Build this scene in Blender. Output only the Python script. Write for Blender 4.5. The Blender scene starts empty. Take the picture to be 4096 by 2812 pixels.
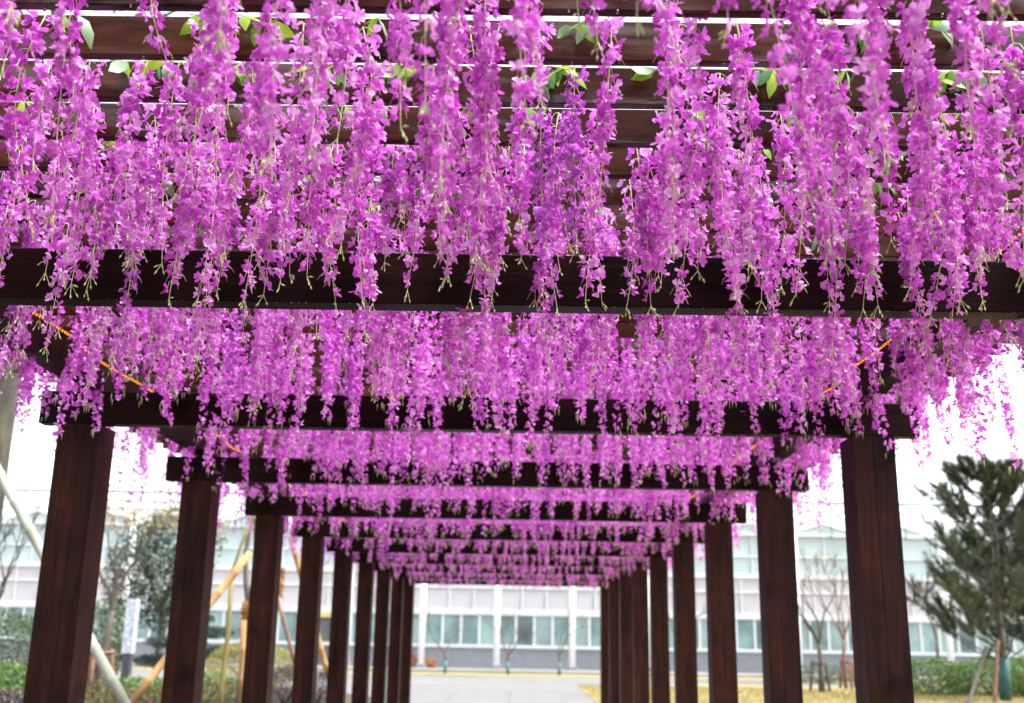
import bpy, bmesh, math, random
import numpy as np
from mathutils import Vector, Matrix, Quaternion

random.seed(7)
rng = np.random.default_rng(7)
R = math.radians
S = bpy.context.scene
COL = S.collection

# ------------------------------------------------------------------ camera
CAM_Z = 1.55
V_RIGHT = Vector((0.99984231, 0.00541074, 0.01691393))
V_UP = Vector((-0.01493899, -0.25867936, 0.96584772))
V_FWD = Vector((-0.00960124, 0.96594809, 0.25855774))
cam_data = bpy.data.cameras.new('camera')
cam = bpy.data.objects.new('camera', cam_data)
COL.objects.link(cam)
S.camera = cam
m = Matrix.Identity(4)
for i in range(3):
    m[i][0], m[i][1], m[i][2] = V_RIGHT[i], V_UP[i], -V_FWD[i]
m[2][3] = CAM_Z
cam.matrix_world = m
cam_data.sensor_width = 36.0
cam_data.lens = 37.415
cam_data.clip_start = 0.05
cam_data.clip_end = 2000
cam_data.dof.use_dof = True
cam_data.dof.focus_distance = 2.95
cam_data.dof.aperture_fstop = 3.3
cam_data.dof.aperture_blades = 9

# ------------------------------------------------------------------ world, sun, exposure
SUN_EL, SUN_AZ = R(60), R(105)      # soft overcast sun, high on the right
W = bpy.data.worlds.new('World')
S.world = W
W.use_nodes = True
nt = W.node_tree
nt.nodes.clear()
wo = nt.nodes.new('ShaderNodeOutputWorld')
bg = nt.nodes.new('ShaderNodeBackground')
hs = nt.nodes.new('ShaderNodeHueSaturation')
sky = nt.nodes.new('ShaderNodeTexSky')
sky.sky_type = 'NISHITA'
sky.sun_disc = False
sky.sun_elevation = SUN_EL
sky.sun_rotation = SUN_AZ
sky.air_density = 1.0
sky.dust_density = 3.0
sky.ozone_density = 1.0
hs.inputs['Saturation'].default_value = 0.22
bg.inputs['Strength'].default_value = 0.15
nt.links.new(sky.outputs[0], hs.inputs['Color'])
nt.links.new(hs.outputs[0], bg.inputs['Color'])
nt.links.new(bg.outputs[0], wo.inputs[0])

sun_data = bpy.data.lights.new('sun', 'SUN')
sun_data.energy = 1.3
sun_data.angle = R(20)
sun_data.color = (1.0, 0.985, 0.96)
sun = bpy.data.objects.new('sun', sun_data)
COL.objects.link(sun)
sd = Vector((math.sin(SUN_AZ) * math.cos(SUN_EL), math.cos(SUN_AZ) * math.cos(SUN_EL), math.sin(SUN_EL)))
sun.rotation_euler = sd.to_track_quat('Z', 'Y').to_euler()

S.view_settings.view_transform = 'Standard'
S.view_settings.look = 'None'
S.view_settings.gamma = 1.0
S.view_settings.use_curve_mapping = False
S.view_settings.exposure = 2.12
S.render.engine = 'CYCLES'
C = S.cycles
C.max_bounces = 7
C.diffuse_bounces = 5
C.glossy_bounces = 2
C.transmission_bounces = 5
C.transparent_max_bounces = 6
C.caustics_reflective = False
C.caustics_refractive = False
C.use_denoising = True
C.use_adaptive_sampling = True
C.adaptive_threshold = 0.02

# ------------------------------------------------------------------ helpers
def at(x, y, Y):
    """point at depth Y seen at photograph coordinates (4096 px wide)"""
    f = 4257.0
    d = V_FWD + V_RIGHT * ((x - 2048) / f) + V_UP * ((1406 - y) / f)
    q = d * (Y / d.y)
    return Vector((q.x, q.y, q.z + CAM_Z))

def project(P):
    v = Vector(P) - Vector((0, 0, CAM_Z))
    d = v.dot(V_FWD)
    return 2048 + 4257 * v.dot(V_RIGHT) / d, 1406 - 4257 * v.dot(V_UP) / d

def tag(o, label=None, cat=None, group=None, kind=None):
    if label: o['label'] = label
    if cat: o['category'] = cat
    if group: o['group'] = group
    if kind: o['kind'] = kind
    return o

def empty(name, loc=(0, 0, 0), rz=0.0):
    o = bpy.data.objects.new(name, None)
    o.empty_display_size = 0.1
    COL.objects.link(o)
    o.location = loc
    o.rotation_euler = (0, 0, rz)
    return o

def link(name, mesh, parent=None, loc=None, rot=None, scale=None):
    o = bpy.data.objects.new(name, mesh)
    COL.objects.link(o)
    if parent is not None: o.parent = parent
    if loc is not None: o.location = loc
    if rot is not None: o.rotation_euler = rot
    if scale is not None: o.scale = scale
    return o

class MB:
    """collects polygons; build() links them as one mesh object"""
    def __init__(s):
        s.v, s.f, s.smooth = [], [], False
    def add(s, vs, fs):
        n = len(s.v)
        s.v.extend([tuple(p) for p in vs])
        s.f.extend([tuple(i + n for i in f) for f in fs])
    def box(s, a, b):
        (x0, y0, z0), (x1, y1, z1) = a, b
        s.add([(x0, y0, z0), (x1, y0, z0), (x1, y1, z0), (x0, y1, z0), (x0, y0, z1), (x1, y0, z1), (x1, y1, z1), (x0, y1, z1)],
              [(0, 3, 2, 1), (4, 5, 6, 7), (0, 1, 5, 4), (1, 2, 6, 5), (2, 3, 7, 6), (3, 0, 4, 7)])
    def cbox(s, a, b, c=0.004):
        """box with chamfered edges"""
        bm = bmesh.new()
        bmesh.ops.create_cube(bm, size=1)
        a, b = Vector(a), Vector(b)
        for v in bm.verts:
            v.co = Vector([a[i] + (v.co[i] + .5) * (b[i] - a[i]) for i in range(3)])
        bmesh.ops.bevel(bm, geom=list(bm.edges), offset=c, segments=1, affect='EDGES')
        bm.verts.index_update()
        s.add([v.co[:] for v in bm.verts], [tuple(v.index for v in f.verts) for f in bm.faces])
        bm.free()
    def tube(s, pts, rad, n=6, cap=True):
        pts = [Vector(p) for p in pts]
        if not hasattr(rad, '__len__'): rad = [rad] * len(pts)
        rings = []
        up = None
        for i, p in enumerate(pts):
            t = (pts[min(i + 1, len(pts) - 1)] - pts[max(i - 1, 0)]).normalized()
            if up is None:
                up = t.orthogonal().normalized()
            up = (up - t * up.dot(t))
            up = up.normalized() if up.length > 1e-6 else t.orthogonal().normalized()
            w = t.cross(up)
            rings.append([p + (up * math.cos(2 * math.pi * k / n) + w * math.sin(2 * math.pi * k / n)) * rad[i] for k in range(n)])
        vs = [q for r in rings for q in r]
        fs = []
        for i in range(len(pts) - 1):
            for k in range(n):
                k2 = (k + 1) % n
                fs.append((i * n + k, i * n + k2, (i + 1) * n + k2, (i + 1) * n + k))
        if cap:
            fs.append(tuple(range(n - 1, -1, -1)))
            fs.append(tuple((len(pts) - 1) * n + k for k in range(n)))
        s.add(vs, fs)
    def mesh(s, name, mat):
        me = bpy.data.meshes.new(name)
        me.from_pydata(s.v, [], s.f)
        if s.smooth:
            me.polygons.foreach_set('use_smooth', [True] * len(me.polygons))
        if mat: me.materials.append(mat)
        me.update()
        return me
    def build(s, name, mat, parent=None, **k):
        return link(name, s.mesh(name, mat), parent, **k)

def np_mesh(name, verts, tris, mat, attrs=None, smooth=False):
    """triangle or quad mesh from arrays"""
    me = bpy.data.meshes.new(name)
    verts = np.asarray(verts, np.float32)
    tris = np.asarray(tris, np.int32)
    k = tris.shape[1]
    me.vertices.add(len(verts))
    me.vertices.foreach_set('co', verts.ravel())
    me.loops.add(tris.size)
    me.loops.foreach_set('vertex_index', tris.ravel())
    me.polygons.add(len(tris))
    me.polygons.foreach_set('loop_start', np.arange(0, tris.size, k, dtype=np.int32))
    if smooth:
        me.polygons.foreach_set('use_smooth', np.ones(len(tris), dtype=bool))
    me.update(calc_edges=True)
    for an, av in (attrs or {}).items():
        a = me.attributes.new(an, 'FLOAT', 'POINT')
        a.data.foreach_set('value', np.asarray(av, np.float32))
    if mat: me.materials.append(mat)
    return me

ORD = ['zeroth', 'first', 'second', 'third', 'fourth', 'fifth', 'sixth', 'seventh', 'eighth', 'ninth', 'tenth', 'eleventh', 'twelfth',
       'thirteenth', 'fourteenth', 'fifteenth', 'sixteenth', 'seventeenth', 'eighteenth', 'nineteenth', 'twentieth']
def ordinal(n):
    if n <= 20: return ORD[n]
    if n < 30: return 'twenty-' + ORD[n - 20]
    return 'thirty-' + ORD[n - 30] if n > 30 else 'thirtieth'

# ------------------------------------------------------------------ materials
def new_mat(name):
    M = bpy.data.materials.new(name)
    M.use_nodes = True
    t = M.node_tree
    return M, t, t.nodes, t.links, t.nodes['Principled BSDF']

def ramp(N, stops):
    r = N.new('ShaderNodeValToRGB')
    e = r.color_ramp.elements
    while len(e) < len(stops): e.new(0.5)
    for el, (p, c) in zip(e, stops):
        el.position = p
        el.color = (*c, 1) if len(c) == 3 else c
    return r

def plain(name, col, rough=0.6, spec=0.5, var=0.15, scale=6.0, bump=0.0, bscale=40.0, metal=0.0):
    """a surface colour with soft uneven wear"""
    M, t, N, L, B = new_mat(name)
    tc = N.new('ShaderNodeTexCoord')
    no = N.new('ShaderNodeTexNoise')
    no.inputs['Scale'].default_value = scale
    no.inputs['Detail'].default_value = 6
    L.new(tc.outputs['Object'], no.inputs['Vector'])
    r = ramp(N, [(0.3, tuple(c * (1 - var) for c in col)), (0.7, tuple(min(1, c * (1 + var)) for c in col))])
    L.new(no.outputs['Fac'], r.inputs['Fac'])
    L.new(r.outputs['Color'], B.inputs['Base Color'])
    B.inputs['Roughness'].default_value = rough
    B.inputs['Specular IOR Level'].default_value = spec
    B.inputs['Metallic'].default_value = metal
    if bump:
        n2 = N.new('ShaderNodeTexNoise')
        n2.inputs['Scale'].default_value = bscale
        n2.inputs['Detail'].default_value = 8
        L.new(tc.outputs['Object'], n2.inputs['Vector'])
        b = N.new('ShaderNodeBump')
        b.inputs['Strength'].default_value = bump
        b.inputs['Distance'].default_value = 0.01
        L.new(n2.outputs['Fac'], b.inputs['Height'])
        L.new(b.outputs['Normal'], B.inputs['Normal'])
    return M

def wood(name, axis, dark, light, rough=(0.2, 0.5), coat=0.0, grain=1.0, spec=0.28, wet=0.0):
    """stained timber with grain, knots and streaks running along an axis of the object"""
    M, t, N, L, B = new_mat(name)
    tc = N.new('ShaderNodeTexCoord')
    oi = N.new('ShaderNodeObjectInfo')
    mp = N.new('ShaderNodeMapping')
    sc = [14, 14, 14]
    sc[axis] = 2.4 if wet else 1.3
    mp.inputs['Scale'].default_value = sc
    add = N.new('ShaderNodeVectorMath'); add.operation = 'ADD'
    mul = N.new('ShaderNodeMath'); mul.operation = 'MULTIPLY'; mul.inputs[1].default_value = 37.0
    L.new(oi.outputs['Random'], mul.inputs[0])
    L.new(tc.outputs['Object'], mp.inputs['Vector'])
    L.new(mp.outputs[0], add.inputs[0])
    L.new(mul.outputs[0], add.inputs[1])
    n1 = N.new('ShaderNodeTexNoise')
    n1.inputs['Scale'].default_value = 1.6; n1.inputs['Detail'].default_value = 9; n1.inputs['Roughness'].default_value = 0.62
    n1.inputs['Distortion'].default_value = 0.6
    L.new(add.outputs[0], n1.inputs['Vector'])
    n2 = N.new('ShaderNodeTexNoise')
    n2.inputs['Scale'].default_value = 0.32; n2.inputs['Detail'].default_value = 4
    L.new(add.outputs[0], n2.inputs['Vector'])
    wv = N.new('ShaderNodeTexNoise')
    wv.inputs['Scale'].default_value = 7.0; wv.inputs['Detail'].default_value = 4
    L.new(add.outputs[0], wv.inputs['Vector'])
    r1 = ramp(N, [(0.28, dark), (0.72, light)])
    L.new(n1.outputs['Fac'], r1.inputs['Fac'])
    mx = N.new('ShaderNodeMixRGB'); mx.blend_type = 'MULTIPLY'; mx.inputs['Fac'].default_value = 0.75
    r2 = ramp(N, [(0.32, (0.45, 0.42, 0.42)), (0.66, (1.25, 1.15, 1.1))])
    L.new(n2.outputs['Fac'], r2.inputs['Fac'])
    L.new(r1.outputs['Color'], mx.inputs[1]); L.new(r2.outputs['Color'], mx.inputs[2])
    at_ = N.new('ShaderNodeAttribute'); at_.attribute_name = 'board'
    mx2 = N.new('ShaderNodeMixRGB'); mx2.blend_type = 'MULTIPLY'; mx2.inputs['Fac'].default_value = 1.0
    r3 = ramp(N, [(0.0, (1, 1, 1)), (1.0, (0.72, 0.7, 0.7))])
    L.new(at_.outputs['Fac'], r3.inputs['Fac'])
    nk = N.new('ShaderNodeTexNoise'); nk.inputs['Scale'].default_value = 5.0; nk.inputs['Detail'].default_value = 3
    ak = N.new('ShaderNodeVectorMath'); ak.operation = 'ADD'
    L.new(tc.outputs['Object'], ak.inputs[0]); L.new(mul.outputs[0], ak.inputs[1]); L.new(ak.outputs[0], nk.inputs['Vector'])
    rk = ramp(N, [(0.30, (0.30, 0.27, 0.26)), (0.40, (0.85, 0.85, 0.85)), (0.62, (1.1, 1.1, 1.1)), (0.75, (1.7, 1.55, 1.5))])
    L.new(nk.outputs['Fac'], rk.inputs['Fac'])
    mk = N.new('ShaderNodeMixRGB'); mk.blend_type = 'MULTIPLY'; mk.inputs['Fac'].default_value = 1.0
    L.new(mx.outputs[0], mk.inputs[1]); L.new(rk.outputs['Color'], mk.inputs[2])
    L.new(mk.outputs[0], mx2.inputs[1]); L.new(r3.outputs['Color'], mx2.inputs[2])
    L.new(mx2.outputs[0], B.inputs['Base Color'])
    rr = N.new('ShaderNodeMapRange')
    rr.inputs['To Min'].default_value, rr.inputs['To Max'].default_value = rough
    rr.inputs['From Min'].default_value, rr.inputs['From Max'].default_value = 0.35, 0.65
    L.new(n2.outputs['Fac'], rr.inputs['Value'])
    L.new(rr.outputs[0], B.inputs['Roughness'])
    B.inputs['Coat Weight'].default_value = coat
    B.inputs['Specular IOR Level'].default_value = spec
    if wet:
        n3 = N.new('ShaderNodeTexNoise'); n3.inputs['Scale'].default_value = 0.9; n3.inputs['Detail'].default_value = 3
        L.new(add.outputs[0], n3.inputs['Vector'])
        ws = N.new('ShaderNodeMapRange'); ws.inputs['From Min'].default_value, ws.inputs['From Max'].default_value = 0.5, 0.62
        ws.inputs['To Min'].default_value, ws.inputs['To Max'].default_value = spec, wet
        L.new(n3.outputs['Fac'], ws.inputs['Value']); L.new(ws.outputs[0], B.inputs['Specular IOR Level'])
    B.inputs['Coat Roughness'].default_value = 0.12
    bp = N.new('ShaderNodeBump')
    bp.inputs['Strength'].default_value = 0.35 * grain
    bp.inputs['Distance'].default_value = 0.004
    ad = N.new('ShaderNodeMath'); ad.operation = 'ADD'
    L.new(n1.outputs['Fac'], ad.inputs[0]); L.new(wv.outputs['Fac'], ad.inputs[1])
    L.new(ad.outputs[0], bp.inputs['Height'])
    L.new(bp.outputs['Normal'], B.inputs['Normal'])
    return M

def petal_mat(name, deep, main, pale):
    M = bpy.data.materials.new(name)
    M.use_nodes = True
    N, L = M.node_tree.nodes, M.node_tree.links
    N.clear()
    out = N.new('ShaderNodeOutputMaterial')
    a = N.new('ShaderNodeAttribute'); a.attribute_name = 'petal'
    b = N.new('ShaderNodeAttribute'); b.attribute_name = 'tone'
    oi = N.new('ShaderNodeObjectInfo')
    ad = N.new('ShaderNodeMath'); ad.operation = 'ADD'
    L.new(b.outputs['Fac'], ad.inputs[0]); L.new(oi.outputs['Random'], ad.inputs[1])
    fr = N.new('ShaderNodeMath'); fr.operation = 'FRACT'
    L.new(ad.outputs[0], fr.inputs[0])
    r1 = ramp(N, [(0.0, deep), (0.45, main), (1.0, pale)])  # deep and pale ends put shade and highlights into blossom colour at random
    L.new(fr.outputs[0], r1.inputs['Fac'])
    mx = N.new('ShaderNodeMixRGB')
    r2 = ramp(N, [(0.0, (0.8, 0.8, 0.8)), (0.22, (0.1, 0.1, 0.1)), (0.5, (0, 0, 0)), (1.0, (0.06, 0.06, 0.06))])
    L.new(a.outputs['Fac'], r2.inputs['Fac'])
    L.new(r2.outputs['Color'], mx.inputs[0])
    L.new(r1.outputs['Color'], mx.inputs[1])
    mx.inputs[2].default_value = (0.86, 0.56, 0.74, 1)
    df = N.new('ShaderNodeBsdfDiffuse')
    tr = N.new('ShaderNodeBsdfTranslucent')
    gl = N.new('ShaderNodeBsdfGlossy'); gl.inputs['Roughness'].default_value = 0.38
    gl.inputs['Color'].default_value = (0.9, 0.8, 0.9, 1)
    L.new(mx.outputs[0], df.inputs['Color']); L.new(mx.outputs[0], tr.inputs['Color'])
    m1 = N.new('ShaderNodeMixShader'); m1.inputs[0].default_value = 0.48
    L.new(df.outputs[0], m1.inputs[1]); L.new(tr.outputs[0], m1.inputs[2])
    m2 = N.new('ShaderNodeMixShader'); m2.inputs[0].default_value = 0.05
    L.new(m1.outputs[0], m2.inputs[1]); L.new(gl.outputs[0], m2.inputs[2])
    L.new(m2.outputs[0], out.inputs['Surface'])
    return M

def leaf_mat(name, c1, c2, c3=None, trans=0.4, rough=0.4):
    """leaves: colour varies from leaf to leaf (attribute tone), thin and translucent"""
    M = bpy.data.materials.new(name)
    M.use_nodes = True
    N, L = M.node_tree.nodes, M.node_tree.links
    N.clear()
    out = N.new('ShaderNodeOutputMaterial')
    b = N.new('ShaderNodeAttribute'); b.attribute_name = 'tone'
    oi = N.new('ShaderNodeObjectInfo')
    ad = N.new('ShaderNodeMath'); ad.operation = 'ADD'
    L.new(b.outputs['Fac'], ad.inputs[0]); L.new(oi.outputs['Random'], ad.inputs[1])
    fr = N.new('ShaderNodeMath'); fr.operation = 'FRACT'
    L.new(ad.outputs[0], fr.inputs[0])
    st = [(0.0, c1), (0.7, c2), (1.0, c3 or c2)]
    r1 = ramp(N, st)
    L.new(fr.outputs[0], r1.inputs['Fac'])
    df = N.new('ShaderNodeBsdfPrincipled')
    df.inputs['Roughness'].default_value = rough
    tr = N.new('ShaderNodeBsdfTranslucent')
    L.new(r1.outputs['Color'], df.inputs['Base Color']); L.new(r1.outputs['Color'], tr.inputs['Color'])
    m1 = N.new('ShaderNodeMixShader'); m1.inputs[0].default_value = trans
    L.new(df.outputs[0], m1.inputs[1]); L.new(tr.outputs[0], m1.inputs[2])
    L.new(m1.outputs[0], out.inputs['Surface'])
    return M

def bark_mat(name, c1, c2, scale=9.0):
    M, t, N, L, B = new_mat(name)
    tc = N.new('ShaderNodeTexCoord')
    mp = N.new('ShaderNodeMapping'); mp.inputs['Scale'].default_value = (1, 1, 0.25)
    no = N.new('ShaderNodeTexNoise'); no.inputs['Scale'].default_value = scale; no.inputs['Detail'].default_value = 8
    L.new(tc.outputs['Object'], mp.inputs[0]); L.new(mp.outputs[0], no.inputs['Vector'])
    r = ramp(N, [(0.3, c1), (0.7, c2)])
    L.new(no.outputs['Fac'], r.inputs['Fac']); L.new(r.outputs[0], B.inputs['Base Color'])
    B.inputs['Roughness'].default_value = 0.85
    b = N.new('ShaderNodeBump'); b.inputs['Strength'].default_value = 0.6; b.inputs['Distance'].default_value = 0.02
    L.new(no.outputs['Fac'], b.inputs['Height']); L.new(b.outputs[0], B.inputs['Normal'])
    return M

DARKW, LIGHTW = (0.007, 0.0024, 0.0017), (0.052, 0.0145, 0.0085)
MW_post = wood('stained timber upright', 2, DARKW, LIGHTW, (0.4, 0.65), spec=0.10)
MW_beam = wood('stained timber crossbeam', 0, (0.006, 0.0026, 0.0023), (0.018, 0.0068, 0.0054), (0.35, 0.6), spec=0.06)
MW_long = wood('stained timber long beam', 1, (0.006, 0.0026, 0.0023), (0.018, 0.0068, 0.0054), (0.35, 0.6), spec=0.06)
MW_slat = wood('wet stained timber slat', 0, (0.014, 0.0050, 0.0034), (0.092, 0.029, 0.0155), (0.12, 0.5), coat=0.0, grain=0.5, spec=0.07, wet=0.55)
M_PETAL = {
    'pink': petal_mat('pink petal', (0.63, 0.07, 0.625), (0.80, 0.155, 0.81), (0.93, 0.52, 0.94)),
    'magenta': petal_mat('magenta petal', (0.56, 0.047, 0.54), (0.735, 0.105, 0.73), (0.89, 0.37, 0.90)),
    'violet': petal_mat('violet petal', (0.45, 0.05, 0.52), (0.60, 0.095, 0.67), (0.72, 0.20, 0.78)),
}
M_stem = plain('cream flower stem', (0.70, 0.68, 0.42), 0.6, 0.3, 0.12, 20)
M_bud = plain('pale green bud', (0.58, 0.62, 0.29), 0.5, 0.3, 0.15, 30)
M_vine = plain('yellow green vine', (0.42, 0.46, 0.10), 0.5, 0.3, 0.2, 20)
M_sprig = [leaf_mat('backlit toned sprig leaf', (0.16, 0.36, 0.03), (0.34, 0.52, 0.04), trans=0.55),  # backlit yellow green and grey reflection are put into these leaf colours
           leaf_mat('sheen painted sprig leaf', (0.06, 0.22, 0.07), (0.26, 0.40, 0.22), trans=0.35)]

# ------------------------------------------------------------------ ground and paving
def sheet(name, poly, z, mat, kind='structure', thick=None):
    mb = MB()
    n = len(poly)
    if thick:
        mb.add([(x, y, z) for x, y in poly] + [(x, y, z - thick) for x, y in poly],
               [tuple(range(n))] + [(i, i + n, (i + 1) % n + n, (i + 1) % n) for i in range(n)])
    else:
        mb.add([(x, y, z) for x, y in poly], [tuple(range(n))])
    o = mb.build(name, mat)
    o['kind'] = kind
    return o

def ground_mat(name, stops, scale, bump=0.5, rough=0.95, big=0.3, spec=0.2):
    M, t, N, L, B = new_mat(name)
    tc = N.new('ShaderNodeTexCoord')
    no = N.new('ShaderNodeTexNoise'); no.inputs['Scale'].default_value = scale; no.inputs['Detail'].default_value = 10
    no.inputs['Roughness'].default_value = 0.65
    n2 = N.new('ShaderNodeTexNoise'); n2.inputs['Scale'].default_value = big; n2.inputs['Detail'].default_value = 4
    L.new(tc.outputs['Object'], no.inputs['Vector']); L.new(tc.outputs['Object'], n2.inputs['Vector'])
    ad = N.new('ShaderNodeMath'); ad.operation = 'ADD'
    h = N.new('ShaderNodeMath'); h.operation = 'MULTIPLY'; h.inputs[1].default_value = 0.5
    L.new(no.outputs['Fac'], ad.inputs[0]); L.new(n2.outputs['Fac'], ad.inputs[1]); L.new(ad.outputs[0], h.inputs[0])
    r = ramp(N, stops)
    L.new(h.outputs[0], r.inputs['Fac']); L.new(r.outputs[0], B.inputs['Base Color'])
    B.inputs['Specular IOR Level'].default_value = spec
    B.inputs['Roughness'].default_value = rough
    b = N.new('ShaderNodeBump'); b.inputs['Strength'].default_value = bump; b.inputs['Distance'].default_value = 0.02
    L.new(no.outputs['Fac'], b.inputs['Height']); L.new(b.outputs[0], B.inputs['Normal'])
    return M

M_ground = ground_mat('bare soil with thin turf', [(0.35, (0.06, 0.05, 0.03)), (0.55, (0.13, 0.12, 0.06)), (0.7, (0.2, 0.17, 0.09))], 2.5)
M_bed = ground_mat('dark mulch', [(0.35, (0.03, 0.022, 0.015)), (0.65, (0.1, 0.075, 0.05))], 6)
M_plaza = ground_mat('pale concrete paving', [(0.34, (0.10, 0.10, 0.096)), (0.46, (0.15, 0.149, 0.145)), (0.62, (0.175, 0.174, 0.17))], 0.8, 0.1, 0.9, 0.18, 0.15)
M_lawn = ground_mat('dry yellow lawn', [(0.3, (0.19, 0.145, 0.05)), (0.5, (0.27, 0.215, 0.085)), (0.72, (0.33, 0.275, 0.13))], 3.0, 0.6, 0.95, 0.35)
M_walk = ground_mat('light grey walkway', [(0.3, (0.17, 0.165, 0.155)), (0.7, (0.23, 0.225, 0.215))], 1.5, 0.1, 0.85)

sheet('ground', [(-300, -300), (300, -300), (300, 600), (-300, 600)], 0.0, M_ground)
sheet('planting_bed', [(-40, 2), (-3.3, 2), (-3.3, 27.5), (-7.5, 33.0), (-40, 33.0)], 0.02, M_bed, thick=0.02)
plaza = sheet('pavement', [(-3.2, -12), (1.97, -12), (1.97, 27.2), (1.99, 36.05), (7.0, 39.8), (40, 41.5), (40, 44.6), (-40, 44.6), (-40, 34.2), (-7.6, 34.0), (-3.2, 27.6)], 0.012, M_plaza)
# paving slabs on the visible stretch of the plaza, each with its own edges
slab_me = []
for k in range(4):
    b = MB(); b.cbox((-0.745, -0.745, -0.02), (0.745, 0.745, 0.024 + 0.0015 * k), 0.006)
    slab_me.append(b.mesh('slab', M_plaza))
for j in range(6):
    for i in range(3):
        x = -2.44 + i * 1.5
        y = 24.0 + j * 1.5
        if y > 35: continue
        o = link('slab', slab_me[(i * 3 + j * 5) % 4], plaza, (x, y, 0.012), (0, 0, 0))
sheet('lawn', [(1.95, 5), (40, 5), (40, 41.3), (7.1, 39.6), (1.97, 36.0)], 0.03, M_lawn, thick=0.03)
sheet('grass_strip', [(-40, 44.75), (40, 44.75), (40, 47.3), (-40, 47.3)], 0.024, M_lawn, thick=0.02)
sheet('walkway', [(-60, 47.5), (60, 47.5), (60, 52.1), (-60, 52.1)], 0.10, M_walk, thick=0.1)
b = MB(); b.cbox((-40, 47.32, -0.05), (40, 47.48, 0.12), 0.012)
o = b.build('kerb', M_walk); o['kind'] = 'structure'

# dry grass blades on the visible part of the lawn
def grass(name, x0, x1, y0, y1, n, h, mat, label):
    P = np.stack([rng.uniform(x0, x1, n), rng.uniform(y0, y1, n), np.full(n, 0.03)], 1)
    a = rng.uniform(0, 6.28, n)
    hh = rng.uniform(0.5, 1.0, n) * h
    d = np.stack([np.cos(a), np.sin(a), np.zeros(n)], 1)
    v0 = P - d * 0.012; v1 = P + d * 0.012
    v2 = P + np.stack([rng.normal(0, .3, n) * hh, rng.normal(0, .3, n) * hh, hh], 1)
    V = np.stack([v0, v1, v2], 1).reshape(-1, 3)
    T = np.arange(3 * n).reshape(-1, 3)
    tone = np.repeat(rng.uniform(0, 1, n), 3)
    o = link(name, np_mesh(name, V, T, mat, {'tone': tone}))
    tag(o, label, 'grass', kind='stuff')
M_blade = leaf_mat('dry grass blade', (0.24, 0.18, 0.065), (0.35, 0.28, 0.12), (0.25, 0.25, 0.09), 0.3, 0.7)
grass('dry_grass', 2.0, 16, 24, 37, 26000, 0.07, M_blade, 'short dry yellow grass covering the lawn right of the pergola')

# ------------------------------------------------------------------ greenhouse
GY = 52.0
BAY = 3.47
GX0 = -0.97
M_column = plain('bright white pole paint', (0.88, 0.89, 0.89), 0.4, 0.5, 0.02, 2)
M_white = plain('white painted steel', (0.54, 0.56, 0.565), 0.45, 0.4, 0.03, 2)
M_curtain = plain('lavender grey screen', (0.46, 0.445, 0.47), 0.75, 0.3, 0.08, 0.8)
M_brick = None
def glass_mat(name, col, rough=0.12, var=0.25):
    M, t, N, L, B = new_mat(name)
    tc = N.new('ShaderNodeTexCoord'); oi = N.new('ShaderNodeObjectInfo')
    ad = N.new('ShaderNodeVectorMath'); ad.operation = 'ADD'
    mu = N.new('ShaderNodeMath'); mu.operation = 'MULTIPLY'; mu.inputs[1].default_value = 53
    L.new(oi.outputs['Random'], mu.inputs[0]); L.new(tc.outputs['Object'], ad.inputs[0]); L.new(mu.outputs[0], ad.inputs[1])
    no = N.new('ShaderNodeTexNoise'); no.inputs['Scale'].default_value = 0.9; no.inputs['Detail'].default_value = 3
    L.new(ad.outputs[0], no.inputs['Vector'])
    r = ramp(N, [(0.32, tuple(c * (1 - var) for c in col)), (0.66, tuple(min(1, c * (1 + var)) for c in col))])
    L.new(no.outputs['Fac'], r.inputs['Fac']); L.new(r.outputs[0], B.inputs['Base Color'])
    B.inputs['Roughness'].default_value = rough
    B.inputs['Specular IOR Level'].default_value = 0.7
    return M
M_glass_low = glass_mat('aqua window glass', (0.15, 0.235, 0.24), 0.15, 0.35)
M_glass_dk = glass_mat('dim window glass', (0.10, 0.15, 0.165), 0.12, 0.5)
M_glass_pl = glass_mat('hazy window glass', (0.21, 0.30, 0.30), 0.2, 0.25)
M_glass_up = glass_mat('pale aqua upper glass', (0.37, 0.455, 0.46), 0.25, 0.10)

def brick_mat():
    M, t, N, L, B = new_mat('grey blue brick')
    tc = N.new('ShaderNodeTexCoord')
    mp = N.new('ShaderNodeMapping'); mp.inputs['Rotation'].default_value = (R(90), 0, 0)
    br = N.new('ShaderNodeTexBrick')
    br.inputs['Scale'].default_value = 4.0
    br.inputs['Color1'].default_value = (0.165, 0.18, 0.205, 1); br.inputs['Color2'].default_value = (0.215, 0.23, 0.255, 1)
    br.inputs['Mortar'].default_value = (0.25, 0.26, 0.28, 1); br.inputs['Mortar Size'].default_value = 0.02
    L.new(tc.outputs['Object'], mp.inputs[0]); L.new(mp.outputs[0], br.inputs['Vector'])
    L.new(br.outputs['Color'], B.inputs['Base Color'])
    B.inputs['Roughness'].default_value = 0.8
    b = N.new('ShaderNodeBump'); b.inputs['Strength'].default_value = 0.5; b.inputs['Distance'].default_value = 0.01
    L.new(br.outputs['Fac'], b.inputs['Height']); b.invert = True
    L.new(b.outputs[0], B.inputs['Normal'])
    return M
M_brick = brick_mat()
M_foot = plain('grey concrete footing', (0.22, 0.22, 0.22), 0.9, 0.3, 0.2, 5)
M_doorshade = plain('painted doorway shade', (0.09, 0.10, 0.10), 0.6, 0.4, 0.3, 1.5)
M_ochre = plain('ochre lintel', (0.55, 0.42, 0.16), 0.6, 0.4, 0.1, 3)

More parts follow.
